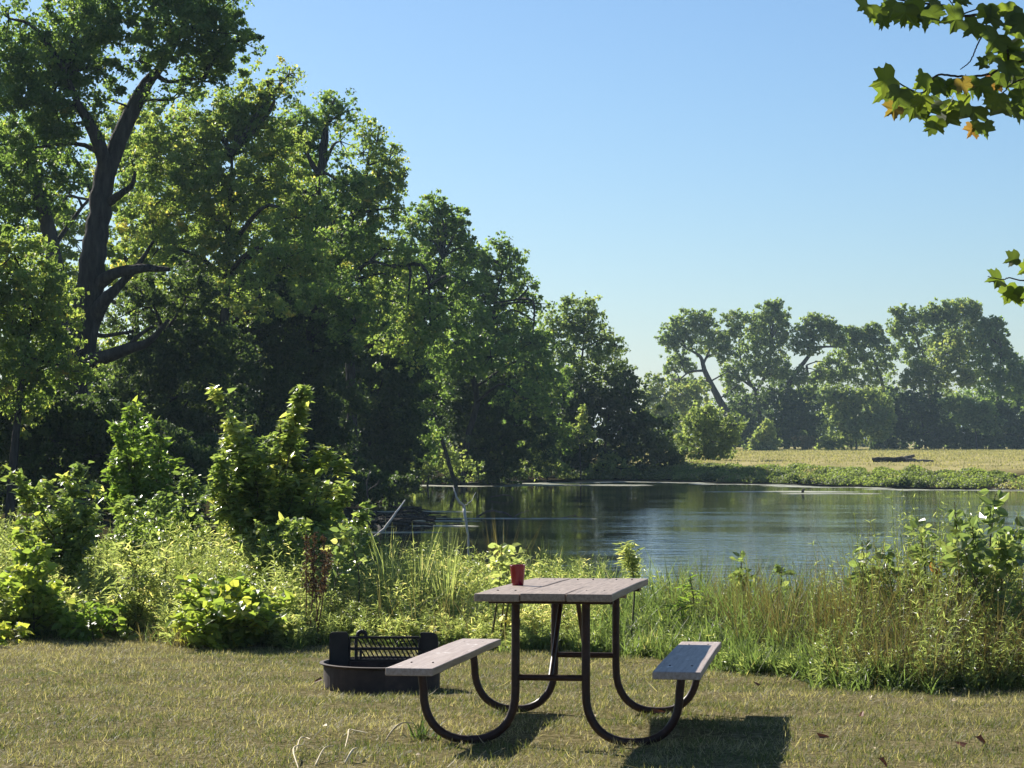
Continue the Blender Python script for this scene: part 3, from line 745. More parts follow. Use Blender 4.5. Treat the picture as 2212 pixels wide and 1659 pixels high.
# a continuous row further back so no bare horizon shows between the trunks
for k, (x, D, y0, lab) in enumerate([(1500, 376, 860, 'distant tree glimpsed through the gap beside the leaning cottonwood'),
                                     (1660, 384, 850, 'distant tree glimpsed between the upright and leaning cottonwoods'),
                                     (1800, 384, 850, 'distant tree glimpsed under the arching limb'),
                                     (1960, 384, 830, 'distant tree behind the yellowish willow-like crown'),
                                     (2150, 380, 840, 'distant tree behind the dark far right tree')]):
    tree('distant_tree', lab, 'tree', x, D, [(x - 60, y0 + 60, 55, 50), (x + 10, y0 + 40, 60, 50), (x + 70, y0 + 65, 50, 50), (x, y0 + 100, 90, 40), (x - 40, y0 + 20, 35, 30, .7)],
         'far', group='distant trees beyond the far row', cov=1.0)


for k, (x, y0, lab) in enumerate([(120, 760, 'distant tree behind the foot of the forked cottonwood'), (330, 740, 'distant tree glimpsed right of the forked cottonwood foot'),
                                  (540, 720, 'distant tree glimpsed behind the two tall shrub plumes'), (740, 740, 'distant tree glimpsed behind the overhanging leaves at pond edge'),
                                  (930, 800, 'distant tree glimpsed behind the leaning trunk'), (1120, 850, 'distant tree glimpsed behind the dark overhang at pond end')]):
    tree('distant_tree', lab, 'tree', x, 178 + 3 * k, [(x - 70, y0 + 60, 70, 60), (x + 10, y0 + 40, 80, 60), (x + 80, y0 + 75, 70, 60), (x - 60, y0 + 160, 90, 60), (x + 60, y0 + 170, 90, 60), (x, y0 + 230, 110, 40)],
         'cotton_dark', group='distant trees beyond the far row', cov=1.0)


# ------------------------------------------------------------------ far bank cover
def field_cover():
    n = 60000
    y = np.sqrt(rng.uniform(127 ** 2, 300 ** 2, n)); x = rng.uniform(4, 80, n)
    d = pond_dist(x, y)
    k = (d > 5) & (x < y * .26) & (x > y * .045)
    x, y = x[k], y[k]
    B = np.stack([x, y, gz(x, y) - .02], 1)
    n = len(B)
    V, F, kk = blades(B, rng.uniform(0, 6.283, n), rng.uniform(.07, .2, n), rng.uniform(.05, .1, n), rng.uniform(0, .5, n), rng.uniform(0, .8, n), 3)
    t = np.clip(.5 + .3 * wav(x, y * 3, 9, 5) + rng.normal(0, .15, n), 0, 1)
    o = link('field_grass', np_mesh('field_grass', V, F, np.repeat(t, kk)), MAT['fieldgrass'])
    tag(o, 'dry tan meadow grass across the pond', 'grass', kind='stuff')
    # bushy strip along the shore
    sh = resample(np.c_[POND[7:15], np.zeros(8)], 400)
    A = Acc()
    for i in range(520):
        p = sh[rng.integers(0, 330)]
        off = rng.uniform(.0, 5.0)
        q = p[:2] + np.array([.58, .81]) * off + rng.normal(0, .4, 2)
        if pond_dist(q[:1], q[1:2])[0] < .0:
            continue
        z = g1(*q)
        hgt = rng.uniform(.28, .55) * np.interp(off, [0, 2.5, 4, 6.5], [1.1, 1, .6, .4])
        r = rng.uniform(.4, 1.0)
        m = 260
        dv = unit(rng.normal(0, 1, (m, 3))); dv[:, 2] = np.abs(dv[:, 2])
        C = np.array([q[0], q[1], z]) + dv * np.array([r, r, hgt]) * rng.uniform(.55, 1, (m, 1))
        ct = np.clip(rng.normal(.55, .22), 0, 1)
        V, F, T = leaf_cloud(C, dv + rng.normal(0, .6, (m, 3)), rng.normal(0, 1, (m, 3)), rng.uniform(.09, .17, m), DIAM, np.clip(ct + rng.normal(0, .1, m), 0, 1))
        A.add(V, F, T)
    o = link('shore_plants', A.mesh('shore_plants'), MAT['shoreplants'])
    tag(o, 'low bright-green plants crowding the far shore below the field', 'shore plants', kind='stuff')


field_cover()

# fallen logs in the field
lr = empty('fallen_log', P(1950, 998, 151) * (1, 1, 0) + (0, 0, g1(*P(1950, 998, 151)[:2])), 'grey fallen tree lying in tan grass across the pond', 'log')
lo = np.array(lr.location)


def lpt(x, y, dd=0):
    return P(x, y, 151 + dd)


A = Acc(); pipe(A, [lpt(1884, 997), lpt(1920, 994), lpt(1960, 993)], [.26, .25, .16], 12, 8, .02); link('log_trunk', A.mesh('log_trunk', lo, True), MAT['bark'], lr)
A = Acc(); pipe(A, [lpt(1935, 994, .5), lpt(1955, 990, .3), lpt(1976, 984, .2)], [.2, .17, .09], 10, 7, .02); link('branch', A.mesh('branch', lo, True), MAT['drift'], lr)
A = Acc(); pipe(A, [lpt(1955, 996, -.4), lpt(1985, 997, -.4), lpt(2016, 998, -.4)], [.18, .17, .12], 10, 7, .02); link('branch', A.mesh('branch', lo, True), MAT['drift'], lr)


# ------------------------------------------------------------------ driftwood in the pond
def wood(name, label, cat, limbs, mat, D, parts=None):
    p0 = P(*limbs[0][0][0][:2], D + limbs[0][0][0][2])
    root = empty(name, p0, label, cat)
    for k, (pl, ws) in enumerate(limbs):
        A = Acc()
        pipe(A, [P(x, y, D + d) for x, y, d in pl], [M(w, D) / 2 for w in ws], max(8, 4 * len(pl)), 7, M(.5, D))
        link('stem' if k == 0 else 'branch', A.mesh('branch', p0, True), MAT[mat], root)
    return root


wood('dead_branch', 'bleached white crooked branch standing out of the pond by the weeds', 'branch',
     [([(1012, 1200, 0), (1010, 1150, 0), (1004, 1112, 0), (1002, 1096, .1), (990, 1082, 0), (983, 1064, 0), (979, 1050, .1)], [4, 4.5, 7, 7, 6, 3, 1.5]),
      ([(1004, 1092, 0), (1018, 1082, 0), (1028, 1064, .2)], [2, 1.6, 1])], 'bleached', 31)
wood('dead_branch', 'pale diagonal driftwood pole rising to the right from the shrubs', 'branch',
     [([(770, 1190, 0), (805, 1163, 0), (832, 1140, 0), (858, 1104, .1), (875, 1080, .4)], [4, 5, 6.5, 4, 2])], 'bleached', 30)
wood('dead_branch', 'thin bare forked twig against dark water right of shrub', 'branch',
     [([(795, 1075, 0), (792, 1050, 0), (796, 1030, 0), (801, 1014, 0)], [3.2, 2.6, 2, 1]), ([(793, 1048, 0), (785, 1032, .1)], [1.8, 1]), ([(793, 1060, 0), (812, 1048, 0), (820, 1036, 0)], [2, 1.8, 1])], 'drift', 30)
wood('floating_branch', 'grey floating branch with an upright hump in mid pond', 'branch',
     [([(1030, 1118, 0), (1050, 1106, -.5), (1066, 1104, -.5), (1090, 1108, 0), (1105, 1116, 0)], [4, 4, 5, 4, 3]), ([(1062, 1106, 0), (1064, 1088, 0)], [2, 1]), ([(1105, 1120, 0), (1125, 1108, .5), (1145, 1102, .5)], [2.5, 2, 1])], 'drift', 77)
wood('floating_branch', 'thin floating stick to the right of the humped branch', 'branch',
     [([(1175, 1120, 0), (1210, 1119, 0), (1245, 1113, 0)], [2.5, 2.5, 1.5]), ([(1240, 1115, 0), (1268, 1119, 0)], [2, 1])], 'drift', 76)
wood('floating_branch', 'small hooked twig arching above dark water near far bank', 'branch',
     [([(1060, 1074, 0), (1085, 1069, 0), (1104, 1072, 0), (1110, 1082, 0)], [1.5, 2, 2.5, 1.5])], 'drift', 100)
wood('snag', 'tiny dark stub poking out of pale scum on the far water', 'snag', [([(1733, 1066, 0), (1735, 1059, 0), (1739, 1056, 0)], [6, 6, 3])], 'bark', 111)
# tangle of dark brush at the left water edge
br = empty('brush_pile', (-4.6, 72, ZW), 'dark tangle of drowned brush at the left edge of the pond', 'brush pile')
A = Acc()
for k in range(45):
    c = P(rng.uniform(800, 905), rng.uniform(1082, 1145), rng.uniform(66, 80))
    c[2] = ZW + rng.uniform(-.05, .2)
    d = rng.normal(0, 1, 3) * (1.3, .7, .18)
    pipe(A, [c - d * .6, c + rng.normal(0, .1, 3), c + d * .6], [.04, .05, .015], 7, 5, .02)
link('sticks', A.mesh('sticks', br.location, True), MAT['bark'], br)


# ------------------------------------------------------------------ near plants
def shrub(name, label, cat, x, D, plumes, mat, tpl, leaf, group=None, tone=0., stems_mat='stem', dens=1., up=.8, base=None):
    """plumes: (x, y, half width px, start fraction) tips in picture units; stems rise from the foot."""
    bx, by = M(x - CX, D), D
    bz = g1(bx, by)
    root = empty(name, (bx, by, bz), label, cat, group)
    org = np.array([bx, by, bz])
    A = Acc(); L = Acc()
    for pl in plumes:
        px, py, hw = pl[:3]
        st = pl[3] if len(pl) > 3 else .3
        dn = pl[4] if len(pl) > 4 else 1.
        dd = pl[5] if len(pl) > 5 else rng.uniform(-.5, .5)
        tip = P(px, py, D + dd)
        w = M(hw, D)
        b0 = org + (rng.normal(0, .1), rng.normal(0, .1), -.03)
        mid = b0 * .45 + tip * .55 + (-(tip[0] - bx) * .12 + rng.normal(0, .05), rng.normal(0, .05), .05)
        H = np.linalg.norm(tip - b0)
        path = resample([b0, mid, tip], 24)
        V, F = tubes(path[None], np.linspace(.006 + .006 * H, .003, 24)[None], 5); A.add(V, F)
        nt = max(6, int(20 * dn * (1 - st) * H / .9))
        ts = rng.uniform(st, 1, nt)
        for t in ts:
            p = path[min(23, int(t * 23))]
            az = rng.uniform(0, 6.283)
            rl = w * (1.15 - .75 * (t - st) / (1 - st + 1e-6)) * rng.uniform(.5, 1.15)
            e = p + np.array([math.cos(az) * rl, math.sin(az) * rl, rl * rng.uniform(-.1, .8)])
            tw = resample([p, (p + e) / 2 + (0, 0, .1 * rl), e], 6)
            V, F = tubes(tw[None], np.linspace(.004, .0018, 6)[None], 4); A.add(V, F)
            m = max(4, int(dens * dn * (5 + 9 * rl / (leaf * 3))))
            f = rng.uniform(.15, 1.05, m)
            C = p + (e - p) * f[:, None] + rng.normal(0, leaf * .35, (m, 3))
            a2 = rng.uniform(0, 6.283, m)
            U = np.stack([np.cos(a2), np.sin(a2), rng.normal(-.15, .3, m)], 1) + (e - p)[None] / (rl + .01) * .5
            N = rng.normal(0, .55, (m, 3)); N[:, 2] += up
            ct = np.clip(rng.normal(.45 + tone, .16), 0, 1)
            V, F, T = leaf_cloud(C, N, U, leaf * rng.uniform(.6, 1.25, m), tpl, np.clip(ct + rng.normal(0, .14, m), 0, 1)); L.add(V, F, T)
    link('stem', A.mesh('stem', org, True), MAT[stems_mat], root)
    link('foliage', L.mesh('foliage', org), MAT[mat], root)
    return root


SG = 'shrubs at the lawn edge'
shrub('bank_shrub', 'tallest leafy shrub with two high plumes left of the fire ring', 'shrub', 590, 22.8,
      [(465, 832, 36, .45), (490, 880, 40, .4), (520, 960, 60, .25), (470, 980, 50, .25), (580, 945, 60, .25), (560, 1020, 70, .1), (605, 905, 45, .4), (655, 838, 26, .55), (657, 828, 14, .7, 1.6), (645, 890, 38, .4), (625, 960, 60, .2),
       (705, 965, 40, .35), (690, 1040, 60, .2), (742, 995, 34, .4), (745, 1060, 45, .2), (500, 1080, 60, .1), (620, 1080, 70, .1), (560, 1120, 70, .1), (690, 1120, 60, .1), (450, 1060, 50, .1), (600, 1000, 60, .2), (540, 960, 50, .3), (470, 930, 45, .3), (480, 1030, 55, .2), (660, 1010, 60, .2), (520, 1010, 55, .2), (640, 1050, 60, .15), (720, 1090, 50, .1), (580, 1060, 60, .1), (755, 1040, 36, .35), (735, 1130, 45, .1), (445, 1030, 40, .2), (470, 1110, 50, .1), (690, 990, 45, .3)],
      'shrub', LOBED, .084, SG, dens=2.2, tone=.2, up=1.2)
shrub('bank_shrub', 'bright lime-green sapling standing behind shrubs at left', 'sapling', 300, 27,
      [(285, 862, 38, .5), (255, 905, 40, .45), (320, 890, 40, .45), (350, 915, 36, .4), (270, 960, 50, .35), (330, 970, 60, .3), (370, 990, 45, .3), (240, 1000, 50, .2), (300, 1040, 70, .1), (370, 1060, 60, .1)],
      'lime', LOBED, .085, SG, dens=1.7, tone=-.1)
shrub('bank_shrub', 'broad mid-height shrub with pale-edged leaves at far left', 'shrub', 130, 22.6,
      [(150, 1018, 40, .35), (100, 1040, 50, .3), (215, 1045, 40, .3), (60, 1070, 55, .2), (160, 1080, 60, .2), (25, 1020, 40, .3), (210, 1110, 50, .1), (20, 1110, 50, .1), (120, 1130, 60, .1), (190, 1150, 50, .1), (180, 1000, 25, .5)],
      'shrub', LOBED, .08, SG, tone=.1, dens=1.7)
shrub('bank_shrub', 'yellow-leaved shrub with dark stem at bottom left lawn edge', 'shrub', 70, 20.8,
      [(60, 1110, 40, .3), (20, 1160, 50, .2), (100, 1180, 45, .2), (50, 1230, 60, .1), (10, 1260, 50, .1), (110, 1270, 45, .1), (60, 1300, 60, .05), (90, 1220, 50, .1)],
      'vine', HEART, .08, SG, tone=.0, dens=1.2)
shrub('bank_shrub', 'low arching shrub reaching over the pond right of tallest shrub', 'shrub', 730, 23.5,
      [(805, 1075, 26, .4), (785, 1100, 36, .3), (760, 1130, 45, .2), (720, 1160, 50, .1), (800, 1140, 30, .3), (750, 1190, 50, .1)], 'shrub', LOBED, .075, SG, dens=1.5)
shrub('vine_mound', 'bright yellow-green vine mound spilling onto the lawn left of fire ring', 'vine', 490, 19.3,
      [(420, 1255, 55, .1), (470, 1245, 60, .1), (530, 1250, 60, .1), (580, 1270, 55, .1), (620, 1300, 50, .1), (390, 1290, 50, .05), (440, 1310, 70, .05), (520, 1310, 80, .05), (590, 1340, 70, .05), (380, 1340, 45, .05), (440, 1360, 60, 0), (550, 1365, 80, 0), (640, 1350, 40, .05)],
      'vine', HEART, .095, SG, tone=.05, dens=1.3)
shrub('bank_shrub', 'small bright-green bush between yellow shrub and vine mound', 'shrub', 205, 20.3,
      [(150, 1290, 45, .1), (200, 1300, 45, .1), (250, 1310, 40, .1), (170, 1335, 50, .05), (230, 1345, 50, .05), (140, 1350, 40, .05)], 'lime', HEART, .08, SG, tone=.1)
shrub('bank_shrub', 'tiny yellow-green leaf clump at bottom left corner of the thicket', 'shrub', 25, 19.8,
      [(10, 1360, 35, .05), (45, 1368, 30, .05), (-30, 1350, 40, .05)], 'vine', HEART, .08, SG, tone=.15)
shrub('bank_shrub', 'shaded green shrub between lime sapling and tallest shrub', 'shrub', 400, 25.5,
      [(400, 1010, 45, .3), (430, 1050, 45, .2), (360, 1060, 55, .2), (300, 1090, 60, .1), (410, 1110, 60, .1), (260, 1110, 50, .1), (330, 1130, 60, .1)], 'shrub', OVAL, .075, SG, tone=-.1, dens=2.)
shrub('bank_shrub', 'dense dark-green shrub behind weeds left of the tallest shrub foot', 'shrub', 340, 23.6,
      [(280, 1080, 50, .2), (340, 1090, 55, .2), (400, 1100, 55, .2), (440, 1120, 45, .1), (250, 1130, 55, .1), (320, 1150, 60, .1), (390, 1160, 60, .1)], 'shrub', OVAL, .07, SG, tone=0., dens=1.8)
shrub('bank_shrub', 'mixed green shrub mound under the right side of the tallest shrub', 'shrub', 640, 21.6,
      [(560, 1130, 45, .2), (610, 1120, 50, .2), (660, 1130, 50, .2), (700, 1150, 45, .2), (580, 1180, 55, .1), (650, 1190, 55, .1), (520, 1170, 45, .1)], 'shrub', LOBED, .075, SG, tone=.1, dens=1.5)
shrub('bank_shrub', 'pale weedy shrub between the yellow shrub and vine mound', 'shrub', 310, 20.9,
      [(260, 1180, 45, .2), (310, 1170, 50, .2), (360, 1190, 50, .2), (290, 1230, 50, .1), (340, 1240, 50, .1), (230, 1230, 40, .1)], 'weed', LANCE, .10, SG, tone=.15, dens=2.0)
# broad-leaved plants on the right
MG = 'broad-leaved plants by the pond at right'
shrub('milkweed_plant', 'tall broad-leaved plant with pale leaves at right edge', 'plant', 2120, 16.4,
      [(2062, 1085, 24, .45), (2150, 1068, 14, .5, .8), (2100, 1130, 40, .4), (2080, 1180, 50, .3), (2160, 1160, 40, .35), (2200, 1140, 40, .4), (2130, 1220, 60, .2), (2190, 1230, 60, .2), (2060, 1250, 50, .2), (2120, 1300, 60, .1), (2210, 1310, 50, .1)],
      'milk', OVAL, .10, MG, dens=.95, up=.4)
shrub('milkweed_plant', 'single upright pale-leaved stalk left of the tall right plant', 'plant', 1995, 16.8,
      [(1985, 1120, 16, .55), (2000, 1190, 26, .4), (2010, 1260, 40, .2), (1970, 1250, 30, .3)], 'milk', OVAL, .095, MG, dens=.5, up=.3)
shrub('milkweed_plant', 'leaning leafy stalk with twisted top leaves behind brown grass', 'plant', 1885, 17.2,
      [(1905, 1185, 14, .5), (1862, 1170, 16, .5), (1880, 1220, 30, .35), (1915, 1260, 35, .2)], 'milk', OVAL, .085, MG, dens=.5, up=.4)
shrub('milkweed_plant', 'slim leafy stalk above tall grass right of right bench', 'plant', 1600, 18.6,
      [(1600, 1190, 12, .6), (1612, 1235, 24, .4), (1590, 1290, 28, .3)], 'milk', OVAL, .08, MG, dens=.45, up=.4)
shrub('milkweed_plant', 'short leafy stalk between the slim stalk and brown grass', 'plant', 1690, 18.2,
      [(1690, 1225, 13, .5), (1684, 1270, 24, .35)], 'milk', OVAL, .08, MG, dens=.45, up=.4)
shrub('milkweed_plant', 'low bright plant in tall grass just right of table top', 'plant', 1490, 18.4,
      [(1490, 1240, 12, .5), (1505, 1290, 28, .3), (1470, 1300, 22, .3)], 'lime', LANCE, .10, MG, dens=.6)
shrub('milkweed_plant', 'upright dense-leaved stalk right behind the table top corner', 'plant', 1352, 18.8,
      [(1352, 1172, 10, .62, 2.2)], 'weed', LANCE, .075, MG, dens=1.6, tone=.15)
shrub('milkweed_plant', 'bright broad-leaved weed behind the red cup', 'plant', 1090, 19.2,
      [(1085, 1172, 20, .4), (1110, 1185, 24, .3), (1070, 1205, 28, .3), (1130, 1215, 28, .3)], 'weed', OVAL, .09, MG, dens=.8, tone=.2)
shrub('milkweed_plant', 'upright leafy weed at pond edge right of tallest shrub', 'plant', 742, 20.4,
      [(745, 1135, 18, .5, .9), (735, 1160, 26, .4)], 'milk', OVAL, .10, MG, dens=.5, tone=.1, up=.3)
par = [q for q in COL.objects if q.get('label', '').startswith('single upright pale-leaved')][0]
wm = leaf_mat('withered_orange', [(0, (.3, .12, .04)), (1, (.42, .24, .09))], .3, .6, .2, 1.3, 1.)
for dx, dy, nl in [(4, 2, 3), (16, 45, 5)]:
    p = P(2008 + dx, 1213 + dy, 16.6)
    V, F, T = leaf_cloud(p + rng.normal(0, .015, (nl, 3)), rng.normal(0, 1, (nl, 3)), rng.normal(0, 1, (nl, 3)), rng.uniform(.06, .10, nl), OVAL, rng.random(nl))
    link('withered_leaves', np_mesh('withered_leaves', V - np.array(par.location), F, T), wm, par)
# dock seed stalks
dk = empty('dock_plant', (M(682 - CX, 19.6), 19.6, g1(M(682 - CX, 19.6), 19.6)), 'rusty brown seed stalks above weeds left of fire ring', 'plant')
A = Acc()
seed_mat = leaf_mat('dock_seed', [(0, (.11, .06, .04)), (1, (.22, .13, .08))], .1, .7, .2, 1.2, .9)
for (tx, ty) in [(662, 1152), (681, 1150), (699, 1158), (672, 1185), (712, 1192)]:
    b = np.array(dk.location) + (rng.normal(0, .04), rng.normal(0, .04), 0)
    tip = P(tx, ty, 19.6 + rng.uniform(-.1, .1))
    path = resample([b, (b + tip) / 2 + rng.normal(0, .02, 3), tip], 20)
    V, F = tubes(path[None], np.linspace(.007, .003, 20)[None], 5); A.add(V, F)
    m = 150
    t = rng.uniform(.5, 1, m)
    C = np.stack([np.interp(t, np.linspace(0, 1, 20), path[:, i]) for i in range(3)], 1) + rng.normal(0, .014, (m, 3)) * (1.5 - t)[:, None] * 1.6
    V, F, T = leaf_cloud(C, rng.normal(0, 1, (m, 3)), rng.normal(0, 1, (m, 3)), rng.uniform(.02, .036, m), DIAM, rng.uniform(0, .5, m)); 
    link('seed_head', np_mesh('seed_head', V - np.array(dk.location), F, T), seed_mat, dk)
link('stem', A.mesh('stem', dk.location, True), MAT['drystem'], dk)


def lawn_edge(x):
    """Depth of the lawn's far edge for a picture column x."""
    y = np.interp(x, [-400, 0, 300, 370, 640, 700, 1000, 1200, 1420, 1700, 1900, 2212, 2600], [1383, 1383, 1370, 1395, 1398, 1392, 1400, 1405, 1425, 1470, 1490, 1492, 1500])
    v = (y - HZ) / F_PX
    x = np.asarray(x, float)
    return (HC - .333) / (v - .03) + .12 * np.sin(x / 37) + .1 * np.sin(x / 13 + 1) + .08 * np.sin(x / 71 + 2)


def weed_patch(n, xr, dr, hfun, nl, leaf, mat, tpl, tone=0., spread=.5, name=None):
    """Leafy stems: n stems over picture columns xr, dr metres behind the lawn edge."""
    px = rng.uniform(*xr, n)
    D = lawn_edge(px) + rng.uniform(0, 1, n) ** 1.2 * (dr[1] - dr[0]) + dr[0]
    x = (px - CX) / F_PX * D
    B = np.stack([x, D, gz(x, D) - .02], 1)
    H = hfun(px, D - lawn_edge(px)) * rng.uniform(.7, 1.15, n)
    lean = np.stack([rng.normal(.05, .14, n), rng.normal(0, .14, n), np.ones(n)], 1)
    tip = B + unit(lean) * H[:, None]
    mid = (B + tip) / 2 + np.stack([rng.normal(0, .03, n), rng.normal(0, .03, n), np.zeros(n)], 1)
    t5 = np.linspace(0, 1, 5)[None, :, None]
    paths = (1 - t5) ** 2 * B[:, None] + 2 * t5 * (1 - t5) * mid[:, None] + t5 ** 2 * tip[:, None]
    V1, F1 = tubes(paths, np.tile(np.linspace(.0045, .0018, 5), (n, 1)), 3)
    f = np.sort(rng.uniform(.12, 1, (n, nl)), 1)
    C = (1 - f[..., None]) ** 2 * B[:, None] + 2 * f[..., None] * (1 - f[..., None]) * mid[:, None] + f[..., None] ** 2 * tip[:, None]
    az = rng.uniform(0, 6.283, (n, 1)) + np.arange(nl)[None] * 2.4 + rng.normal(0, .3, (n, nl))
    el = rng.normal(.35, .4, (n, nl))
    U = np.stack([np.cos(az) * np.cos(el), np.sin(az) * np.cos(el), np.sin(el)], -1)
    N = np.stack([-np.cos(az) * np.sin(el), -np.sin(az) * np.sin(el), np.cos(el)], -1) + rng.normal(0, .3, (n, nl, 3))
    S = leaf * (1.15 - .6 * f) * rng.uniform(.65, 1.3, (n, nl))
    pt = np.clip(.45 + tone + .22 * wav(x, D, 1.3, 9) + rng.normal(0, .12, n), 0, 1)
    T = np.clip(pt[:, None] + .25 * (f - .5) + rng.normal(0, .12, (n, nl)), 0, 1)
    V2, F2, T2 = leaf_cloud(C.reshape(-1, 3), N.reshape(-1, 3), U.reshape(-1, 3), S.ravel(), tpl, T.ravel())
    A = Acc(); A.add(V1, F1, np.full(len(V1), .6)); A.add(V2, F2, T2)
    return A


def hf(tbl):
    xs_, hs = zip(*tbl)
    return lambda px, b: np.interp(px, xs_, hs) * np.clip(.28 + .38 * b, .28, 1.18)


W = [weed_patch(1500, (620, 1290), (0, 3.6), hf([(620, .8), (800, .78), (950, .66), (1050, .62), (1290, .58)]), 34, .088, 'weed', LANCE, .05),
     weed_patch(1300, (-60, 660), (.1, 5.0), hf([(-60, 1.0), (150, .8), (250, .85), (420, .85), (660, .8)]), 32, .105, 'weed', LANCE, .05),
     weed_patch(700, (-60, 660), (.1, 5.0), hf([(-60, .9), (250, .75), (660, .7)]), 22, .095, 'weed', OVAL, .1),
     weed_patch(420, (640, 1300), (0, 3.5), hf([(640, .6), (1300, .42)]), 22, .07, 'weed', OVAL, .15),
     weed_patch(800, (1280, 2260), (.0, 3.6), hf([(1280, .48), (1500, .5), (1700, .5), (1800, .75), (1950, 1.0), (2212, 1.0)]), 26, .085, 'weed', LANCE, -.15),
     weed_patch(1300, (-200, 900), (3.5, 8.0), hf([(-200, 1.05), (600, .95), (760, .7), (900, .4)]), 30, .085, 'weed', LANCE, -.15)]
A = Acc()
for w in W:
    A.add(np.vstack(w.V), np.vstack(w.F), np.concatenate(w.T))
tag(link('weed_thicket', A.mesh('weed_thicket'), MAT['weed']), 'sunlit leafy weeds crowding the bank between lawn and pond', 'weeds', kind='stuff')


def tall_grass(n, xr, dr, Lr, w, tone, curl, hscale=None):
    px = rng.uniform(*xr, n)
    D = lawn_edge(px) + dr[0] + rng.uniform(0, 1, n) ** 1.3 * (dr[1] - dr[0])
    # blades grow in tufts
    x = (px - CX) / F_PX * D
    x = x + .10 * wav(x, D, .5, 21); D = D + .10 * wav(x, D, .5, 22)
    B = np.stack([x, D, gz(x, D) - .02], 1)
    L = rng.uniform(*Lr, n)
    if hscale is not None:
        L = L * hscale(px, D - lawn_edge(px))
    V, F, k = blades(B, rng.uniform(0, 6.283, n), L, w * rng.uniform(.6, 1.3, n), np.abs(rng.normal(.22, .26, n)), np.abs(rng.normal(curl, .7, n)), 4)
    t = np.clip(.42 + tone + .2 * wav(x, D, 1.1, 23) + rng.normal(0, .18, n), 0, 1)
    return V, F, np.repeat(t, k)


A = Acc()
for a in [tall_grass(10500, (1260, 1960), (-.1, 3.2), (.35, .82), .010, .0, .9, lambda p, b: np.clip(.35 + .36 * b, .3, 1.15)),
          tall_grass(5200, (1900, 2300), (0, 3.2), (.3, .6), .009, .05, 1.0, lambda p, b: np.clip(.35 + .36 * b, .3, 1.15)),
          tall_grass(6500, (600, 1300), (-.1, 3.4), (.25, .6), .008, .1, .9, lambda p, b: np.clip(.35 + .4 * b, .3, 1.1)),
          tall_grass(5200, (-80, 640), (0, 4.5), (.25, .65), .009, .12, 1.0, lambda p, b: np.clip(.35 + .4 * b, .3, 1.1)),
          tall_grass(5000, (820, 2300), (3.2, 8.0), (.3, .6), .011, .05, .8, None)]:
    A.add(*a)
tag(link('tall_grass', A.mesh('tall_grass'), MAT['tallgrass']), 'tall green grass along the pond side of the lawn', 'tall grass', kind='stuff')
A = Acc()
for a in [tall_grass(3600, (1780, 2300), (.1, 2.8), (.5, .95), .0055, -.05, .8, lambda p, b: np.interp(p, [1780, 1860, 2000, 2300], [.8, 1.3, 1.3, 1.15]) * np.clip(.45 + .35 * b, .4, 1.1)),
          tall_grass(900, (1600, 1840), (.8, 2.6), (.6, .95), .005, .0, .5),
          tall_grass(500, (1440, 1640), (1.5, 2.8), (.6, .9), .004, .1, .5),
          tall_grass(700, (640, 1300), (0, 2.8), (.3, .75), .005, .1, .6),
          tall_grass(700, (220, 420), (-.25, .3), (.15, .3), .006, .2, 1.4)]:
    A.add(*a)
tag(link('dry_grass', A.mesh('dry_grass'), MAT['drygrass']), 'reddish-brown dry grass heads at the right pond edge', 'dry grass', kind='stuff')


def tuft(label, x, y, D, n, L, mat, spread=.7):
    p = P(x, y, D)
    bz = g1(p[0], D)
    B = np.tile([p[0], D, bz], (n, 1)) + rng.normal(0, .03, (n, 3)) * (1, 1, 0)
    H = max(.15, p[2] - bz)
    V, F, k = blades(B, rng.uniform(0, 6.283, n), H * rng.uniform(.7, 1.15, n), np.full(n, .008), np.abs(rng.normal(.1, .16 * spread, n)), np.abs(rng.normal(.3, .3, n)), 4)
    o = link('grass_tuft', np_mesh('grass_tuft', V - np.array([p[0], D, bz]), F, np.repeat(rng.uniform(0, 1, n), k)), MAT[mat], None, (p[0], D, bz))
    tag(o, label, 'grass tuft', 'spiky tufts at the water edge')


tuft('spiky brown grass tuft against the water above the red cup', 1082, 1132, 23, 60, .8, 'drygrass')
tuft('green feathery tuft at water edge right of the spiky brown tuft', 1180, 1160, 23, 70, .6, 'tallgrass')
tuft('pale spiky tuft left of bleached white branch', 905, 1150, 21, 60, .6, 'weed')
tuft('pale spiky tuft beside diagonal driftwood pole', 838, 1140, 21, 60, .6, 'weed')
tuft('upright pale tuft just left of bleached branch foot', 965, 1160, 20.5, 50, .6, 'weed')


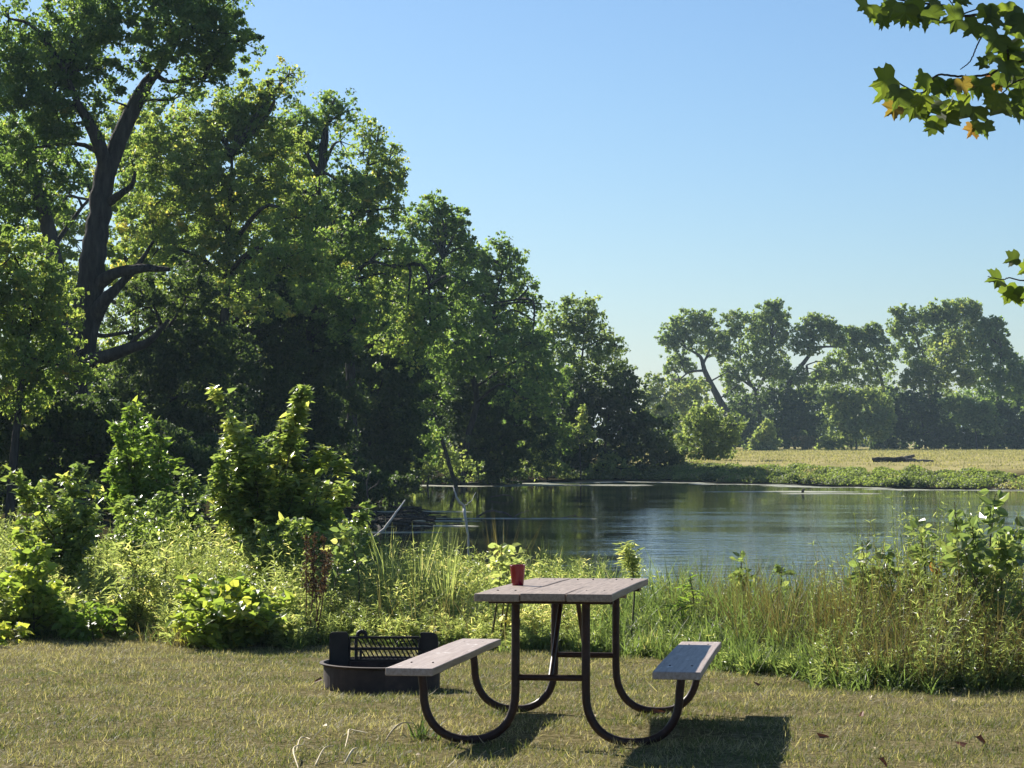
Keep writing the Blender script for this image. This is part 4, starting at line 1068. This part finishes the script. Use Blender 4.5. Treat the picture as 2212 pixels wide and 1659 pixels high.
# ------------------------------------------------------------------ mown lawn
def lawn():
    A = Acc()
    n = 420000
    px = rng.uniform(-120, 2340, n)
    D = np.sqrt(rng.uniform(9.6 ** 2, 21.5 ** 2, n))
    k = D < lawn_edge(px) + .5
    px, D = px[k], D[k]
    x = (px - CX) / F_PX * D
    n = len(x)
    B = np.stack([x, D, gz(x, D) - .004], 1)
    patch = .5 * wav(x, D, 2.6, 31) + .35 * wav(x, D, .8, 32) + .25 * wav(x, D, .3, 33)
    k = rng.random(n) < np.clip(.72 - .55 * wav(x, D, .9, 41) - .25 * wav(x, D, .35, 42), .18, 1)
    x, D, B, patch, px = x[k], D[k], B[k], patch[k], px[k]
    n = len(x)
    band = np.clip((D - 17.3) / 1.2, 0, 1) * np.clip((520 - px) / 160, 0, 1)
    dry = rng.random(n) < np.clip(.62 + .42 * patch + .5 * band, .12, .98)
    L = np.where(dry, rng.uniform(.025, .06, n), rng.uniform(.02, .05, n)) * (1 + .25 * wav(x, D, .5, 34))
    lean = np.where(dry, rng.uniform(.6, 1.6, n), np.abs(rng.normal(.6, .4, n)))
    curl = np.where(dry, rng.normal(.3, .7, n), rng.uniform(.1, 1.0, n))
    V, F, kk = blades(B, rng.uniform(0, 6.283, n), L, rng.uniform(.003, .0055, n), lean, curl, 3)
    t = np.where(dry, rng.normal(.62, .18, n), rng.normal(.2, .13, n)) + .2 * patch
    A.add(V, F, np.repeat(np.clip(t, 0, .9), kk))
    # longer pale straws lying about
    m = 130
    px = rng.uniform(-50, 2260, m); D = np.sqrt(rng.uniform(9.8 ** 2, 17 ** 2, m))
    k = D < lawn_edge(px); px, D = px[k], D[k]; m = len(px)
    x = (px - CX) / F_PX * D
    B = np.stack([x, D, gz(x, D) + .02], 1)
    V, F, kk = blades(B, rng.uniform(0, 6.283, m), rng.uniform(.06, .16, m), rng.uniform(.004, .007, m), rng.uniform(.8, 1.6, m), rng.normal(.1, .6, m), 3)
    A.add(V, F, np.full(len(V), 1.))
    tag(link('lawn_grass', A.mesh('lawn_grass'), MAT['lawn']), 'short half-dry mown grass of the lawn', 'grass', kind='stuff')


lawn()


def on_ground(x, y):
    """Ground point of the lawn seen at picture position x, y."""
    v = (y - HZ) / F_PX
    D = (HC - .333) / (v - .03)
    p = P(x, y, D)
    p[2] = g1(p[0], p[1])
    return p


FL = 'fallen red leaves on the lawn'
for (x, y, s, lab) in [(2112, 1606, .075, 'red-brown fallen leaf on the lawn at lower right'), (2085, 1622, .06, 'curled rusty leaf just left below the red-brown leaf'),
                       (1412, 1546, .07, 'orange-red leaf by the far right leg bend of the table'), (1860, 1562, .05, 'small dark red leaf on lawn right of the table shadow'),
                       (1768, 1600, .07, 'brown leaf at the right end of the table shadow'), (1640, 1490, .05, 'faint red leaf on grass below the right tall grass'),
                       (1548, 1440, .055, 'tan leaf on the grass just right of the right bench'), (1902, 1655, .06, 'rusty leaf at the bottom edge right of the table shadow'),
                       (695, 1478, .07, 'reddish leaf on grass at left foot of fire ring')]:
    p = on_ground(x, y)
    V, F, T = leaf_cloud(np.array([[0, 0, .035]]), np.array([[rng.normal(0, .3), -.5, .8]]), rng.normal(0, 1, (1, 3)) * (1, 1, .2), np.array([s]), LOBED, np.array([rng.random()]))
    tag(link('fallen_leaf', np_mesh('fallen_leaf', V, F, T), MAT['fallen'], None, p), lab, 'leaf', FL)
for k in range(34):
    x, y = rng.uniform(40, 2190), rng.uniform(1440, 1650)
    p = on_ground(x, y)
    V, F, T = leaf_cloud(np.array([[0, 0, .04]]), np.array([[rng.normal(0, .4), rng.normal(-.2, .3), .8]]), rng.normal(0, 1, (1, 3)) * (1, 1, .2), np.array([rng.uniform(.022, .045)]), OVAL, np.array([rng.random()]))
    tag(link('leaf_scrap', np_mesh('leaf_scrap', V, F, T), MAT['fallenpale'], None, p), 'small pale dry leaf scrap lying loose on the lawn', 'leaf scrap', 'pale leaf scraps scattered on the lawn')
SK = 'dry curled stalks on the lawn'
for (pts, w, lab) in [([(834, 1594), (850, 1575), (868, 1562), (893, 1562)], .012, 'pale dry stalk arching up against the left front table leg'),
                      ([(745, 1612), (752, 1602), (754, 1593), (768, 1594), (795, 1597)], .010, 'zigzag pale stalk on the lawn left of the left bench foot'),
                      ([(640, 1625), (648, 1610), (660, 1607), (670, 1610)], .010, 'short pale hooked stalk beside the pinkish leaf scraps'),
                      ([(645, 1659), (634, 1648), (638, 1636), (655, 1632)], .010, 'round curl of pale stalk at the bottom edge'),
                      ([(680, 1655), (700, 1642), (720, 1636)], .010, 'straight pale stalk right of the round curl at the bottom'),
                      ([(745, 1650), (760, 1646), (770, 1640)], .014, 'thick short pale stalk right of the straight stalk at the bottom')]:
    w3 = [on_ground(x, y) for x, y in pts]
    if w > .011 and len(pts) == 4:
        w3[1][2] += .10; w3[2] = P(868, 1562, w3[0][1] + .05); w3[3] = P(893, 1562, w3[0][1] + .08); w3[1] = P(850, 1575, w3[0][1])
    else:
        for q in w3[1:]:
            q[2] += .045
    A = Acc(); pipe(A, w3, [w * .36, w * .4, w * .25], 16, 6)
    tag(link('dry_stalk', A.mesh('dry_stalk', w3[0], True), MAT['straw'], None, w3[0]), lab, 'stalk', SK)
# weed tuft at the front left foot
p = on_ground(912, 1592)
n = 60
B = p + rng.normal(0, .04, (n, 3)) * (1, 1, 0)
V, F, k = blades(B, rng.uniform(0, 6.283, n), rng.uniform(.05, .15, n), np.full(n, .009), np.abs(rng.normal(.4, .4, n)), np.abs(rng.normal(.6, .4, n)), 4)
tag(link('foot_weed', np_mesh('foot_weed', V - p, F, np.repeat(rng.uniform(0, .8, n), k)), MAT['cotton_dark'], None, p), 'small dark weed tuft at the left front foot of the table', 'weed')


# ------------------------------------------------------------------ picnic table
def wood_mat(name, a, b, c, white=.0):
    m, nt, N, Lk = new_mat(name)
    tc = N.new('ShaderNodeTexCoord')
    mp = N.new('ShaderNodeMapping'); mp.inputs['Scale'].default_value = (30, 1.2, 30)
    Lk.new(tc.outputs['Object'], mp.inputs[0])
    n = N.new('ShaderNodeTexNoise'); n.inputs['Scale'].default_value = 2.2; n.inputs['Detail'].default_value = 8; n.inputs['Roughness'].default_value = .7
    Lk.new(mp.outputs[0], n.inputs['Vector'])
    r = ramp(N, [(.3, a), (.52, b), (.75, c)]); Lk.new(n.outputs[0], r.inputs[0])
    n2 = N.new('ShaderNodeTexNoise'); n2.inputs['Scale'].default_value = 5; n2.inputs['Detail'].default_value = 6
    mp2 = N.new('ShaderNodeMapping'); mp2.inputs['Scale'].default_value = (2.2, .8, 1); Lk.new(tc.outputs['Object'], mp2.inputs[0])
    Lk.new(mp2.outputs[0], n2.inputs['Vector'])
    st = N.new('ShaderNodeMapRange'); st.inputs[1].default_value = .68 - white * .1; st.inputs[2].default_value = .74 - white * .1
    st.inputs[4].default_value = .75 if white else 0
    Lk.new(n2.outputs[0], st.inputs[0])
    mx = N.new('ShaderNodeMix'); mx.data_type = 'RGBA'; Lk.new(st.outputs[0], mx.inputs[0]); Lk.new(r.outputs[0], mx.inputs[6]); mx.inputs[7].default_value = (.72, .68, .64, 1)
    pb = N.new('ShaderNodeBsdfPrincipled'); pb.inputs['Roughness'].default_value = .55; pb.inputs['Specular IOR Level'].default_value = .45
    Lk.new(mx.outputs[2], pb.inputs['Base Color'])
    bp = N.new('ShaderNodeBump'); bp.inputs['Strength'].default_value = .35; bp.inputs['Distance'].default_value = .004
    Lk.new(n.outputs[0], bp.inputs['Height']); Lk.new(bp.outputs[0], pb.inputs['Normal'])
    o = N.new('ShaderNodeOutputMaterial'); Lk.new(pb.outputs[0], o.inputs[0])
    return m


MAT['plank'] = wood_mat('weathered_plank', (.14, .10, .075), (.30, .225, .172), (.44, .35, .28))
MAT['seat'] = wood_mat('worn_painted_seat', (.24, .175, .145), (.37, .295, .255), (.48, .40, .355), .5)
MAT['pipe'] = noise_mat('brown_pipe_paint', [(.3, (.022, .009, .007)), (.6, (.042, .017, .012)), (.85, (.085, .034, .022))], 30, .45, .3, bump=.15, dist=.002)


def bm_obj(name, bm_, mat, parent=None, loc=None, smooth=False):
    me_ = bpy.data.meshes.new(name)
    bm_.normal_update(); bm_.to_mesh(me_); bm_.free()
    if smooth:
        for p_ in me_.polygons: p_.use_smooth = True
    return link(name, me_, mat, parent, loc)


def board(x0, x1, y0, y1, z0, z1, bev=.006, warp=.002, k=0):
    b = bmesh.new()
    bmesh.ops.create_cube(b, size=1)
    for v in b.verts:
        v.co = ((x0 + x1) / 2 + v.co.x * (x1 - x0), (y0 + y1) / 2 + v.co.y * (y1 - y0), (z0 + z1) / 2 + v.co.z * (z1 - z0))
    le = [e for e in b.edges if abs(e.verts[0].co.y - e.verts[1].co.y) > .1]
    bmesh.ops.subdivide_edges(b, edges=le, cuts=12, use_grid_fill=True)
    r = random.Random(k)
    ph = [r.uniform(0, 6) for _ in range(3)]
    for v in b.verts:
        v.co.z += warp * (math.sin(v.co.y * 2.1 + ph[0]) + .5 * math.sin(v.co.y * 5 + ph[1]))
        v.co.x += warp * .6 * math.sin(v.co.y * 1.7 + ph[2])
    ed = [e for e in b.edges if len(e.link_faces) == 2 and e.calc_face_angle(0) > .7]
    bmesh.ops.bevel(b, geom=ed, offset=bev, segments=2, affect='EDGES', profile=.6)
    return b


yaw = -math.atan2(.132, 1)
tb = empty('picnic_table', (.143, 11.1, g1(.143, 11.1) - .006), 'weathered wooden picnic table with brown pipe legs and attached benches', 'picnic table', rot=(-.0287, 0, yaw))
W_, LEN = .2225, 2.46
for k in range(3):
    x0 = -.336 + k * (W_ + .0055)
    bm_obj('tabletop_plank', board(x0, x0 + W_, .0 + (0, .008, -.006)[k], LEN + (0, -.01, .012)[k], .735 + (0, 0, .002)[k], .773 + (0, .0, .002)[k], k=k), MAT['plank'], tb)
for k, s in enumerate((-1, 1)):
    bm_obj('seat_plank', board(s * .655 - .1175, s * .655 + .1175, .0, LEN, .368, .406, k=5 + k), MAT['seat'], tb)
RP = .0215
for yf in (.38, 2.14):
    for s in (-1, 1):
        pts = []
        xi, xo, rz = .178, .648, .255
        for z in (.712, .6, .5, .42, .34):
            pts.append((s * xi, yf, z))
        for a in np.linspace(0, math.pi, 19)[0:]:
            ca, sa = math.cos(a), math.sin(a)
            xx = (xi + xo) / 2 - (xo - xi) / 2 * math.copysign(abs(ca) ** .85, ca)
            pts.append((s * xx, yf, .255 + RP - rz * abs(sa) ** .85))
        for z in (.33, .358):
            pts.append((s * (xo + (z - .25) * .08), yf, z))
        pth = np.array(pts, float)
        V, F = tubes(pth[None], np.full((1, len(pth)), RP), 14)
        link('leg', np_mesh('leg', V, F, smooth=True), MAT['pipe'], tb)
        # bracket under the seat
        b = board(s * .655 - .10, s * .655 + .10, yf - .022, yf + .022, .357, .3665, .001, 0)
        bm_obj('seat_bracket', b, MAT['pipe'], tb)
    A = Acc(); pipe(A, [(-.178, yf, .338), (0, yf, .338), (.178, yf, .338)], [.016, .016, .016], 6, 12)
    link('crossbar', A.mesh('crossbar', smooth=True), MAT['pipe'], tb)
    ye = yf + (.50 if yf < 1 else -.50)
    A = Acc(); pipe(A, [(0, yf, .345), (0, (yf + ye) / 2, .53), (0, ye, .722)], [.013, .013, .013], 6, 10)
    link('brace', A.mesh('brace', smooth=True), MAT['pipe'], tb)
    bm_obj('top_bracket', board(-.315, .315, yf - .024, yf + .024, .708, .7335, .002, 0), MAT['pipe'], tb)
bm_obj('centre_batten', board(-.31, .31, 1.235, 1.285, .705, .7335, .003, 0), MAT['plank'], tb)
bm_obj('end_batten', board(-.31, .31, 2.30, 2.34, .705, .7335, .003, 0), MAT['plank'], tb)

# bolt heads on the boards over each pipe frame
bb = bmesh.new()
bmesh.ops.create_uvsphere(bb, u_segments=10, v_segments=6, radius=.0065)
for v in bb.verts: v.co.z *= .45
bolt = None
for yf in (.38, 2.14):
    for xb, zb_ in [(-.27, .774), (-.18, .774), (-.045, .774), (.045, .774), (.18, .776), (.27, .776), (-.71, .407), (-.60, .407), (.60, .407), (.71, .407)]:
        if bolt is None:
            bolt = bm_obj('bolt', bb, MAT['pipe'], tb, (xb, yf, zb_), True)
        else:
            c_ = bolt.copy(); COL.objects.link(c_); c_.parent = tb; c_.location = (xb, yf, zb_)

# red cup
cp = P(1118.3, 1264.2, 12.22)
ctop = tb.matrix_basis if False else None
mt = Matrix.Translation(tb.location) @ Euler(tb.rotation_euler).to_matrix().to_4x4()
loc = mt.inverted() @ Vector(cp)
loc.z = .775
cw = mt @ loc
b = bmesh.new()
prof = [(0, 0), (.029, 0), (.0315, .003), (.033, .02), (.0365, .06), (.0395, .095), (.0412, .102), (.0418, .107), (.0405, .1095), (.0385, .107), (.0365, .09), (.033, .04), (.030, .008), (0, .006)]
ns = 40
rings = []
for r_, z_ in prof:
    if r_ == 0:
        rings.append([b.verts.new((0, 0, z_))])
    else:
        ring = []
        for i in range(ns):
            a = 2 * math.pi * i / ns
            rr_ = r_ * (1 + .012 * math.cos(10 * a) * (1 if z_ > .02 else 0))
            ring.append(b.verts.new((rr_ * math.cos(a), rr_ * math.sin(a), z_)))
        rings.append(ring)
for a_, b_ in zip(rings[:-1], rings[1:]):
    for i in range(ns):
        j = (i + 1) % ns
        if len(a_) == 1: b.faces.new((a_[0], b_[j], b_[i]))
        elif len(b_) == 1: b.faces.new((a_[i], a_[j], b_[0]))
        else: b.faces.new((a_[i], a_[j], b_[j], b_[i]))
MAT['cup'] = noise_mat('red_glaze', [(.3, (.19, .003, .014)), (.7, (.27, .006, .022))], 9, .22, .6, bump=.05, dist=.002)
cup = bm_obj('red_cup', b, MAT['cup'], None, cw, True)
tag(cup, 'glossy red tapered cup standing on the left plank of the picnic table', 'cup')

# ------------------------------------------------------------------ fire ring with grate
fc = np.array([M(825.5 - CX, 14.9), 14.9])
fr = empty('fire_ring', (fc[0], fc[1], g1(*fc)), 'dark rusty steel fire ring with raised cooking grate behind left bench', 'fire ring')
MAT['rust'] = noise_mat('rusty_steel', [(.3, (.028, .019, .017)), (.55, (.055, .037, .032)), (.8, (.11, .072, .058))], 7, .75, .3, bump=.25, dist=.004)
MAT['soot'] = noise_mat('sooty_steel', [(.3, (.008, .007, .008)), (.7, (.02, .018, .019))], 12, .6, .35, bump=.15, dist=.003)
b = bmesh.new()
prof = [(.368, -.05), (.378, -.05), (.380, .150), (.405, .163), (.407, .169), (.38, .171), (.372, .155), (.368, -.05)]
ns = 56
rings = [[b.verts.new((r_ * math.cos(2 * math.pi * i / ns), r_ * math.sin(2 * math.pi * i / ns), z_)) for i in range(ns)] for r_, z_ in prof[:-1]]
for q in range(len(rings)):
    a_, b_ = rings[q], rings[(q + 1) % len(rings)]
    for i in range(ns):
        b.faces.new((a_[i], a_[(i + 1) % ns], b_[(i + 1) % ns], b_[i]))
bm_obj('ring', b, MAT['rust'], fr, smooth=False)
b = bmesh.new(); bmesh.ops.create_circle(b, cap_ends=True, segments=40, radius=.366)
for v in b.verts: v.co.z = .03
bm_obj('ash_bed', b, noise_mat('ash', [(.3, (.03, .03, .03)), (.7, (.18, .17, .16))], 12, .95, .1), fr)


def plate(x0, x1, z0, z1, y, rl, rr, th=.012):
    b = bmesh.new()
    pts = [(x0, z0), (x1, z0)]
    for a in np.linspace(0, math.pi / 2, 7):
        pts.append((x1 - rr + rr * math.cos(a), z1 - rr + rr * math.sin(a)))
    for a in np.linspace(math.pi / 2, math.pi, 7):
        pts.append((x0 + rl + rl * math.cos(a), z1 - rl + rl * math.sin(a)))
    f = b.faces.new([b.verts.new((x, y, z)) for x, z in pts])
    g = bmesh.ops.extrude_face_region(b, geom=[f])
    for v in g['geom']:
        if isinstance(v, bmesh.types.BMVert): v.co.y += th
    bmesh.ops.recalc_face_normals(b, faces=b.faces[:])
    return b


bm_obj('cheek_plate', plate(-.345, -.222, .10, .362, .02, .03, .02), MAT['soot'], fr)
bm_obj('cheek_plate', plate(.25, .366, .10, .356, .05, .012, .045), MAT['soot'], fr)
gr = Acc()
yg = .035
zt, zm, zb = .325, .252, .178


def bar(pts, r):
    pipe(gr, pts, [r, r], max(4, len(pts)), 6)


for z in (zt, zm, zb):
    bar([(-.215, yg, z), (.245, yg, z)], .009 if z != zm else .011)
bar([(-.215, yg, zt), (-.215, yg, zb - .05)], .009)
bar([(.243, yg, zt), (.243, yg, zb - .05)], .009)
bar([(-.17, yg, zt), (-.17, yg, zb)], .012)
bar([(-.14, yg, zm), (-.14, yg, zb)], .010)
for k in range(14):
    x = -.15 + k * .0295
    bar([(x - .015, yg + .006, zt), (x + .026, yg + .006, zm)], .0052)
for k in range(14):
    x = -.13 + k * .0295
    bar([(x - .012, yg + .006, zm), (x + .028, yg + .006, zb)], .0052)
go = link('grate', gr.mesh('grate', smooth=True), MAT['soot'], fr)
A = Acc(); pipe(A, [(-.165, yg + .02, .325), (-.155, yg + .02, .352), (-.135, yg + .02, .362), (-.112, yg + .02, .352), (-.108, yg + .02, .325)], [.013, .014, .014, .014, .013], 14, 8)
link('handle', A.mesh('handle', smooth=True), MAT['soot'], go)


# ------------------------------------------------------------------ sycamore branches overhead
def syc_template():
    """Five-lobed toothed leaf, unit length, fan of triangles round the blade centre."""
    lob = [(0, 1.0), (.95, .86), (1.85, .6)]
    out = []
    half = [(1.0, 0.0), (.84, .07), (.80, .14), (.70, .13), (.62, .17), (.66, .30), (.70, .44), (.74, .60), (.60, .55), (.52, .60), (.44, .50), (.34, .48), (.28, .56), (.22, .64), (.12, .55), (.02, .50), (-.05, .38), (-.10, .22), (-.04, .1)]
    pts = half + [(0, 0)] + [(x, -y) for x, y in reversed(half[1:])]
    P2 = np.array(pts)
    V = np.zeros((len(P2) + 1, 3))
    V[1:, :2] = P2
    V[0] = (.32, 0, 0)
    V[1:, 2] = .3 * np.abs(P2[:, 1]) - .5 * np.maximum(P2[:, 0] - .4, 0) ** 1.5
    n = len(P2)
    F = np.array([[0, 1 + i, 1 + (i + 1) % n] for i in range(n)])
    return V, F


SYC = syc_template()
SD = 8.4
st = empty('sycamore_tree', (4.6, 9.6, g1(4.6, 9.6)), 'overhanging sycamore branch with large toothed leaves at top right', 'tree')
so = np.array(st.location)
A = Acc()
pipe(A, [so + (0, 0, -.2), so + (.05, 0, 1.8), so + (-.1, -.1, 3.6), so + (0, 0, 6)], [.24, .19, .15, .06], 20, 12, .008)
tw = Acc()


def s6(x, y, d=0):
    return P((3332 + x * .3375) * .5486, (y * .3375) * .5486, SD + d)


def s7(x, y, d=0):
    return P((3700 + x * .211) * .5486, (900 + y * .211) * .5486, SD + d)


fork = so + (-.1, -.1, 3.55)
pipe(A, [fork, (2.9, 9.0, 3.35), s6(2400, 300), s6(2050, 160)], [.06, .035, .018, .010], 20, 8, .006)
pipe(A, [(3.0, 9.0, 3.36), s6(2500, 800), s6(2100, 700)], [.03, .018, .009], 14, 7, .005)
pipe(A, [so + (0, 0, 2.3), (3.2, 8.9, 2.35), s7(1900, 950)], [.035, .02, .006], 14, 7, .005)
link('trunk', A.mesh('trunk', so, True), MAT['palebark'], st)
for pts, r in [([s6(2050, 160), s6(1850, 180), s6(1600, 170), s6(1300, 180), s6(1180, 80), s6(900, 40), s6(400, -40)], .006),
               ([s6(2100, 700), s6(1900, 760), s6(1600, 880), s6(1300, 890), s6(1050, 880), s6(900, 1080), s6(700, 1020), s6(500, 880)], .005),
               ([s6(1300, 180), s6(1240, 50), s6(1150, -40)], .003), ([s6(1300, 180), s6(1600, 90), s6(1900, 60)], .003),
               ([s6(1640, 340), s6(1560, 460), s6(1500, 600), s6(1450, 710), s6(1370, 780), s6(1330, 810)], .003),
               ([s6(1900, 760), s6(1850, 500), s6(1680, 330), s6(1600, 250)], .004),
               ([s6(2100, 900), s6(1900, 1000), s6(1850, 1060), s6(1700, 1130), s6(1580, 1170)], .003),
               ([s6(1150, 250), s6(1060, 255)], .002),
               ([s7(1900, 950), s7(1570, 970), s7(1300, 920), s7(1170, 950), s7(900, 890)], .003)]:
    tw = Acc(); pipe(tw, pts, [r, r * .8, r * .5], 6 * len(pts), 6, .001)
    link('twig', tw.mesh('twig', so, True), MAT['bark'], st)
LS = []
# (x, y, length px, tip angle in picture degrees, facing tilt, tint)
for (x, y, L_, ang, tilt, tint) in [
        (250, 40, 300, 215, .5, .7), (420, 90, 420, 265, .2, .2), (350, 110, 300, 235, .9, .5), (520, 60, 360, 250, .3, .1), (430, 190, 240, 258, .5, .05), (640, 100, 320, 285, .6, .6), (700, 60, 380, 262, .8, .3),
        (800, 60, 430, 250, .3, .5), (900, 90, 420, 275, .3, .1), (760, 190, 260, 262, .6, .7), (960, 110, 330, 300, .4, .2), (1000, 40, 300, 320, .6, .3), (600, 20, 330, 240, .4, .5), (880, -30, 350, 200, .5, .4), (1060, 0, 300, 180, .5, .3),
        (1360, 230, 420, 200, .25, .15), (1330, -40, 260, 280, .4, .1), (1540, 260, 380, 225, .4, .15), (1640, 60, 330, 265, .9, .8), (1760, 60, 300, 270, .4, .2), (1860, 40, 300, 290, .8, .7), (1750, 200, 360, 210, .3, .1), (1950, 120, 420, 300, .3, .15),
        (1900, 220, 360, 250, .8, .6), (2000, 300, 420, 260, .2, .1), (1780, 400, 420, 235, .2, .1), (1900, 480, 420, 260, .25, .15), (2000, 560, 420, 250, .3, .2), (1900, 560, 300, 250, .8, .65), (1730, 640, 250, 240, .3, .05), (1850, 720, 420, 270, .2, .1),
        (1960, 800, 420, 265, .2, .15), (2040, 900, 420, 260, .3, .2), (1650, 760, 240, 190, .4, .05), (1800, 850, 330, 255, .3, .1),
        (560, 900, 420, 200, .9, .75), (520, 1000, 420, 225, .8, .6), (640, 1040, 380, 250, .3, .15), (760, 1060, 330, 245, .9, .7), (900, 850, 330, 235, .9, .6), (1000, 900, 400, 250, .85, .65), (1060, 930, 420, 265, .25, .15), (1180, 950, 420, 262, .3, .1),
        (1260, 940, 300, 260, .9, .6), (1330, 920, 300, 275, .5, .95), (1400, 930, 420, 258, .25, .15), (1560, 920, 380, 265, .4, .4), (1640, 960, 360, 270, .2, .1), (900, 1110, 320, 255, .9, .8), (820, 1180, 400, 250, .2, .1), (700, 1200, 360, 240, .3, .15),
        (620, 1240, 300, 215, .4, .95), (960, 1220, 420, 265, .25, .1), (1120, 1180, 520, 262, .2, .1), (1230, 1150, 280, 260, .95, .9), (1440, 1200, 330, 195, .9, .7), (1500, 1240, 420, 262, .25, .12), (1780, 1090, 330, 250, .9, .65), (1830, 1180, 520, 265, .2, .1), (1960, 1230, 360, 330, .4, .3),
        (880, 1330, 220, 250, .6, .5), (1080, 1380, 300, 245, .7, .55), (1040, 1480, 220, 195, .4, .3), (1180, 1300, 430, 262, .2, .1), (1560, 1420, 260, 225, .3, .1), (1600, 1440, 280, 285, .4, .3), (1480, 1480, 260, 240, .3, .97), (1760, 980, 220, 250, .4, .97), (1920, 1060, 330, 280, .3, .2),
        (1680, 870, 130, 260, .4, 1.), (2050, 1040, 420, 280, .3, .2), (2100, 200, 420, 250, .3, .2), (2120, 600, 420, 250, .3, .2), (2140, 1150, 420, 250, .3, .3)]:
    LS.append((s6(x, y, rng.uniform(-.25, .25)), L_ * .3375 * .5486, ang, tilt, tint))
for (x, y, L_, ang, tilt, tint) in [(1480, 560, 420, 175, .1, .1), (1700, 700, 420, 215, .6, .65), (1150, 980, 520, 190, .35, .3), (1250, 1060, 600, 235, .7, .6), (1450, 1070, 620, 258, .7, .5), (1600, 1080, 600, 265, .4, .3), (1750, 1080, 560, 262, .4, .3)]:
    LS.append((s7(x, y, rng.uniform(-.15, .15)), L_ * .211 * .5486, ang, tilt, tint))
C = np.array([l[0] for l in LS])
S = np.array([M(l[1], SD) for l in LS])* .72
a = np.radians([l[2] for l in LS])
U = np.stack([np.cos(a), rng.normal(-.1, .35, len(a)), np.sin(a)], 1)
ti = np.array([l[3] for l in LS])
# leaves with high tilt show a face the low left sun shines through
N = np.stack([.35 * ti + rng.normal(0, .3, len(a)), -.9 + rng.normal(0, .25, len(a)), .75 - .9 * ti + rng.normal(0, .2, len(a))], 1)
tt = np.array([l[4] for l in LS])
# unseen leaves added sunward above the picture to shade the visible ones
m = 45
k = rng.integers(0, len(C), m)
dv = np.array([-.49, .70, .52])
C2 = C[k] + dv * rng.uniform(1.3, 2.1, (m, 1)) + rng.normal(0, .16, (m, 3))
ok = (HC + (HZ + 150) / F_PX * C2[:, 1]) < C2[:, 2]
C2 = C2[ok]
m = len(C2)
N2 = rng.normal(0, .4, (m, 3)) + (0, 0, 1)
C = np.vstack([C, C2]); N = np.vstack([N, N2]); U = np.vstack([U, rng.normal(0, 1, (m, 3))]); S = np.concatenate([S, rng.uniform(.12, .2, m)])
tt = np.concatenate([tt, rng.uniform(.1, .6, m)])
L = Acc()
kind = rng.integers(0, 4, len(C))
for q in range(4):
    Tq = SYC[0].copy()
    Tq[:, 2] *= (.5, 1., 1.5, -.8)[q]
    Tq[:, 2] += (.12, -.1, .2, .08)[q] * np.sin(Tq[:, 1] * 3.2 + q) * Tq[:, 0]
    f = kind == q
    Vq, Fq, Tt = leaf_cloud(C[f], N[f], U[f], S[f], (Tq, SYC[1]), tt[f])
    vein = -.10 + .3 * (np.hypot(Tq[:, 0] - .32, Tq[:, 1]) > .5) * 1.0
    vein[0] = .2
    L.add(Vq, Fq, np.where(Tt > .88, Tt, np.clip(Tt * .85 + np.tile(vein, int(f.sum())) * .8, 0, .86)))
link('foliage', L.mesh('foliage', so), MAT['syc'], st)

# ------------------------------------------------------------------ light
to_sun = Vector((-.34, .48, .355)).normalized()
elev = math.asin(to_sun.z)
azim = math.atan2(to_sun.x, to_sun.y)
sun = bpy.data.lights.new('sun', 'SUN')
sun.energy = 5.0
sun.angle = rad(.5)
sun.color = (1, .94, .84)
so_ = bpy.data.objects.new('sun', sun)
so_.rotation_euler = (-to_sun).to_track_quat('-Z', 'Y').to_euler()
so_.location = (-20, 10, 30)
COL.objects.link(so_)
w = bpy.data.worlds.new('World')
sc.world = w
w.use_nodes = True
nt = w.node_tree
nt.nodes.clear()
sk = nt.nodes.new('ShaderNodeTexSky')
sk.sky_type = 'NISHITA'
sk.sun_disc = False
sk.sun_elevation = elev
sk.sun_rotation = azim
sk.air_density = 1.1
sk.dust_density = .4
sk.ozone_density = 7
bg = nt.nodes.new('ShaderNodeBackground')
bg.inputs[1].default_value = .056
ow = nt.nodes.new('ShaderNodeOutputWorld')
nt.links.new(sk.outputs[0], bg.inputs[0])
nt.links.new(bg.outputs[0], ow.inputs[0])

hb = bmesh.new()
bmesh.ops.create_cube(hb, size=1)
for v in hb.verts:
    v.co = (v.co.x * 2400, 100 + v.co.y * 5000 if False else (-80 if v.co.y < 0 else 4050), (-6 if v.co.z < 0 else 30))
hm, hnt, hN, hL = new_mat('haze')
pv = hN.new('ShaderNodeVolumePrincipled')
pv.inputs['Color'].default_value = (.62, .84, 1, 1)
pv.inputs['Density'].default_value = HAZE
pv.inputs['Anisotropy'].default_value = .15
hL.new(pv.outputs[0], hN.new('ShaderNodeOutputMaterial').inputs['Volume'])
if HAZE > 0:
    tag(bm_obj('haze', hb, hm), 'thin bluish summer haze over the pond', 'haze', kind='stuff')

sc.view_settings.view_transform = 'Standard'
sc.view_settings.look = 'None'
sc.view_settings.gamma = 1
sc.view_settings.use_curve_mapping = False
sc.view_settings.exposure = 1.05
sc.render.engine = 'CYCLES'
cy = sc.cycles
cy.use_denoising = True
cy.denoiser = 'OPENIMAGEDENOISE'
cy.max_bounces = 6
cy.diffuse_bounces = 3
cy.glossy_bounces = 3
cy.transmission_bounces = 3
cy.sample_clamp_indirect = 4
cy.caustics_reflective = False
cy.caustics_refractive = False
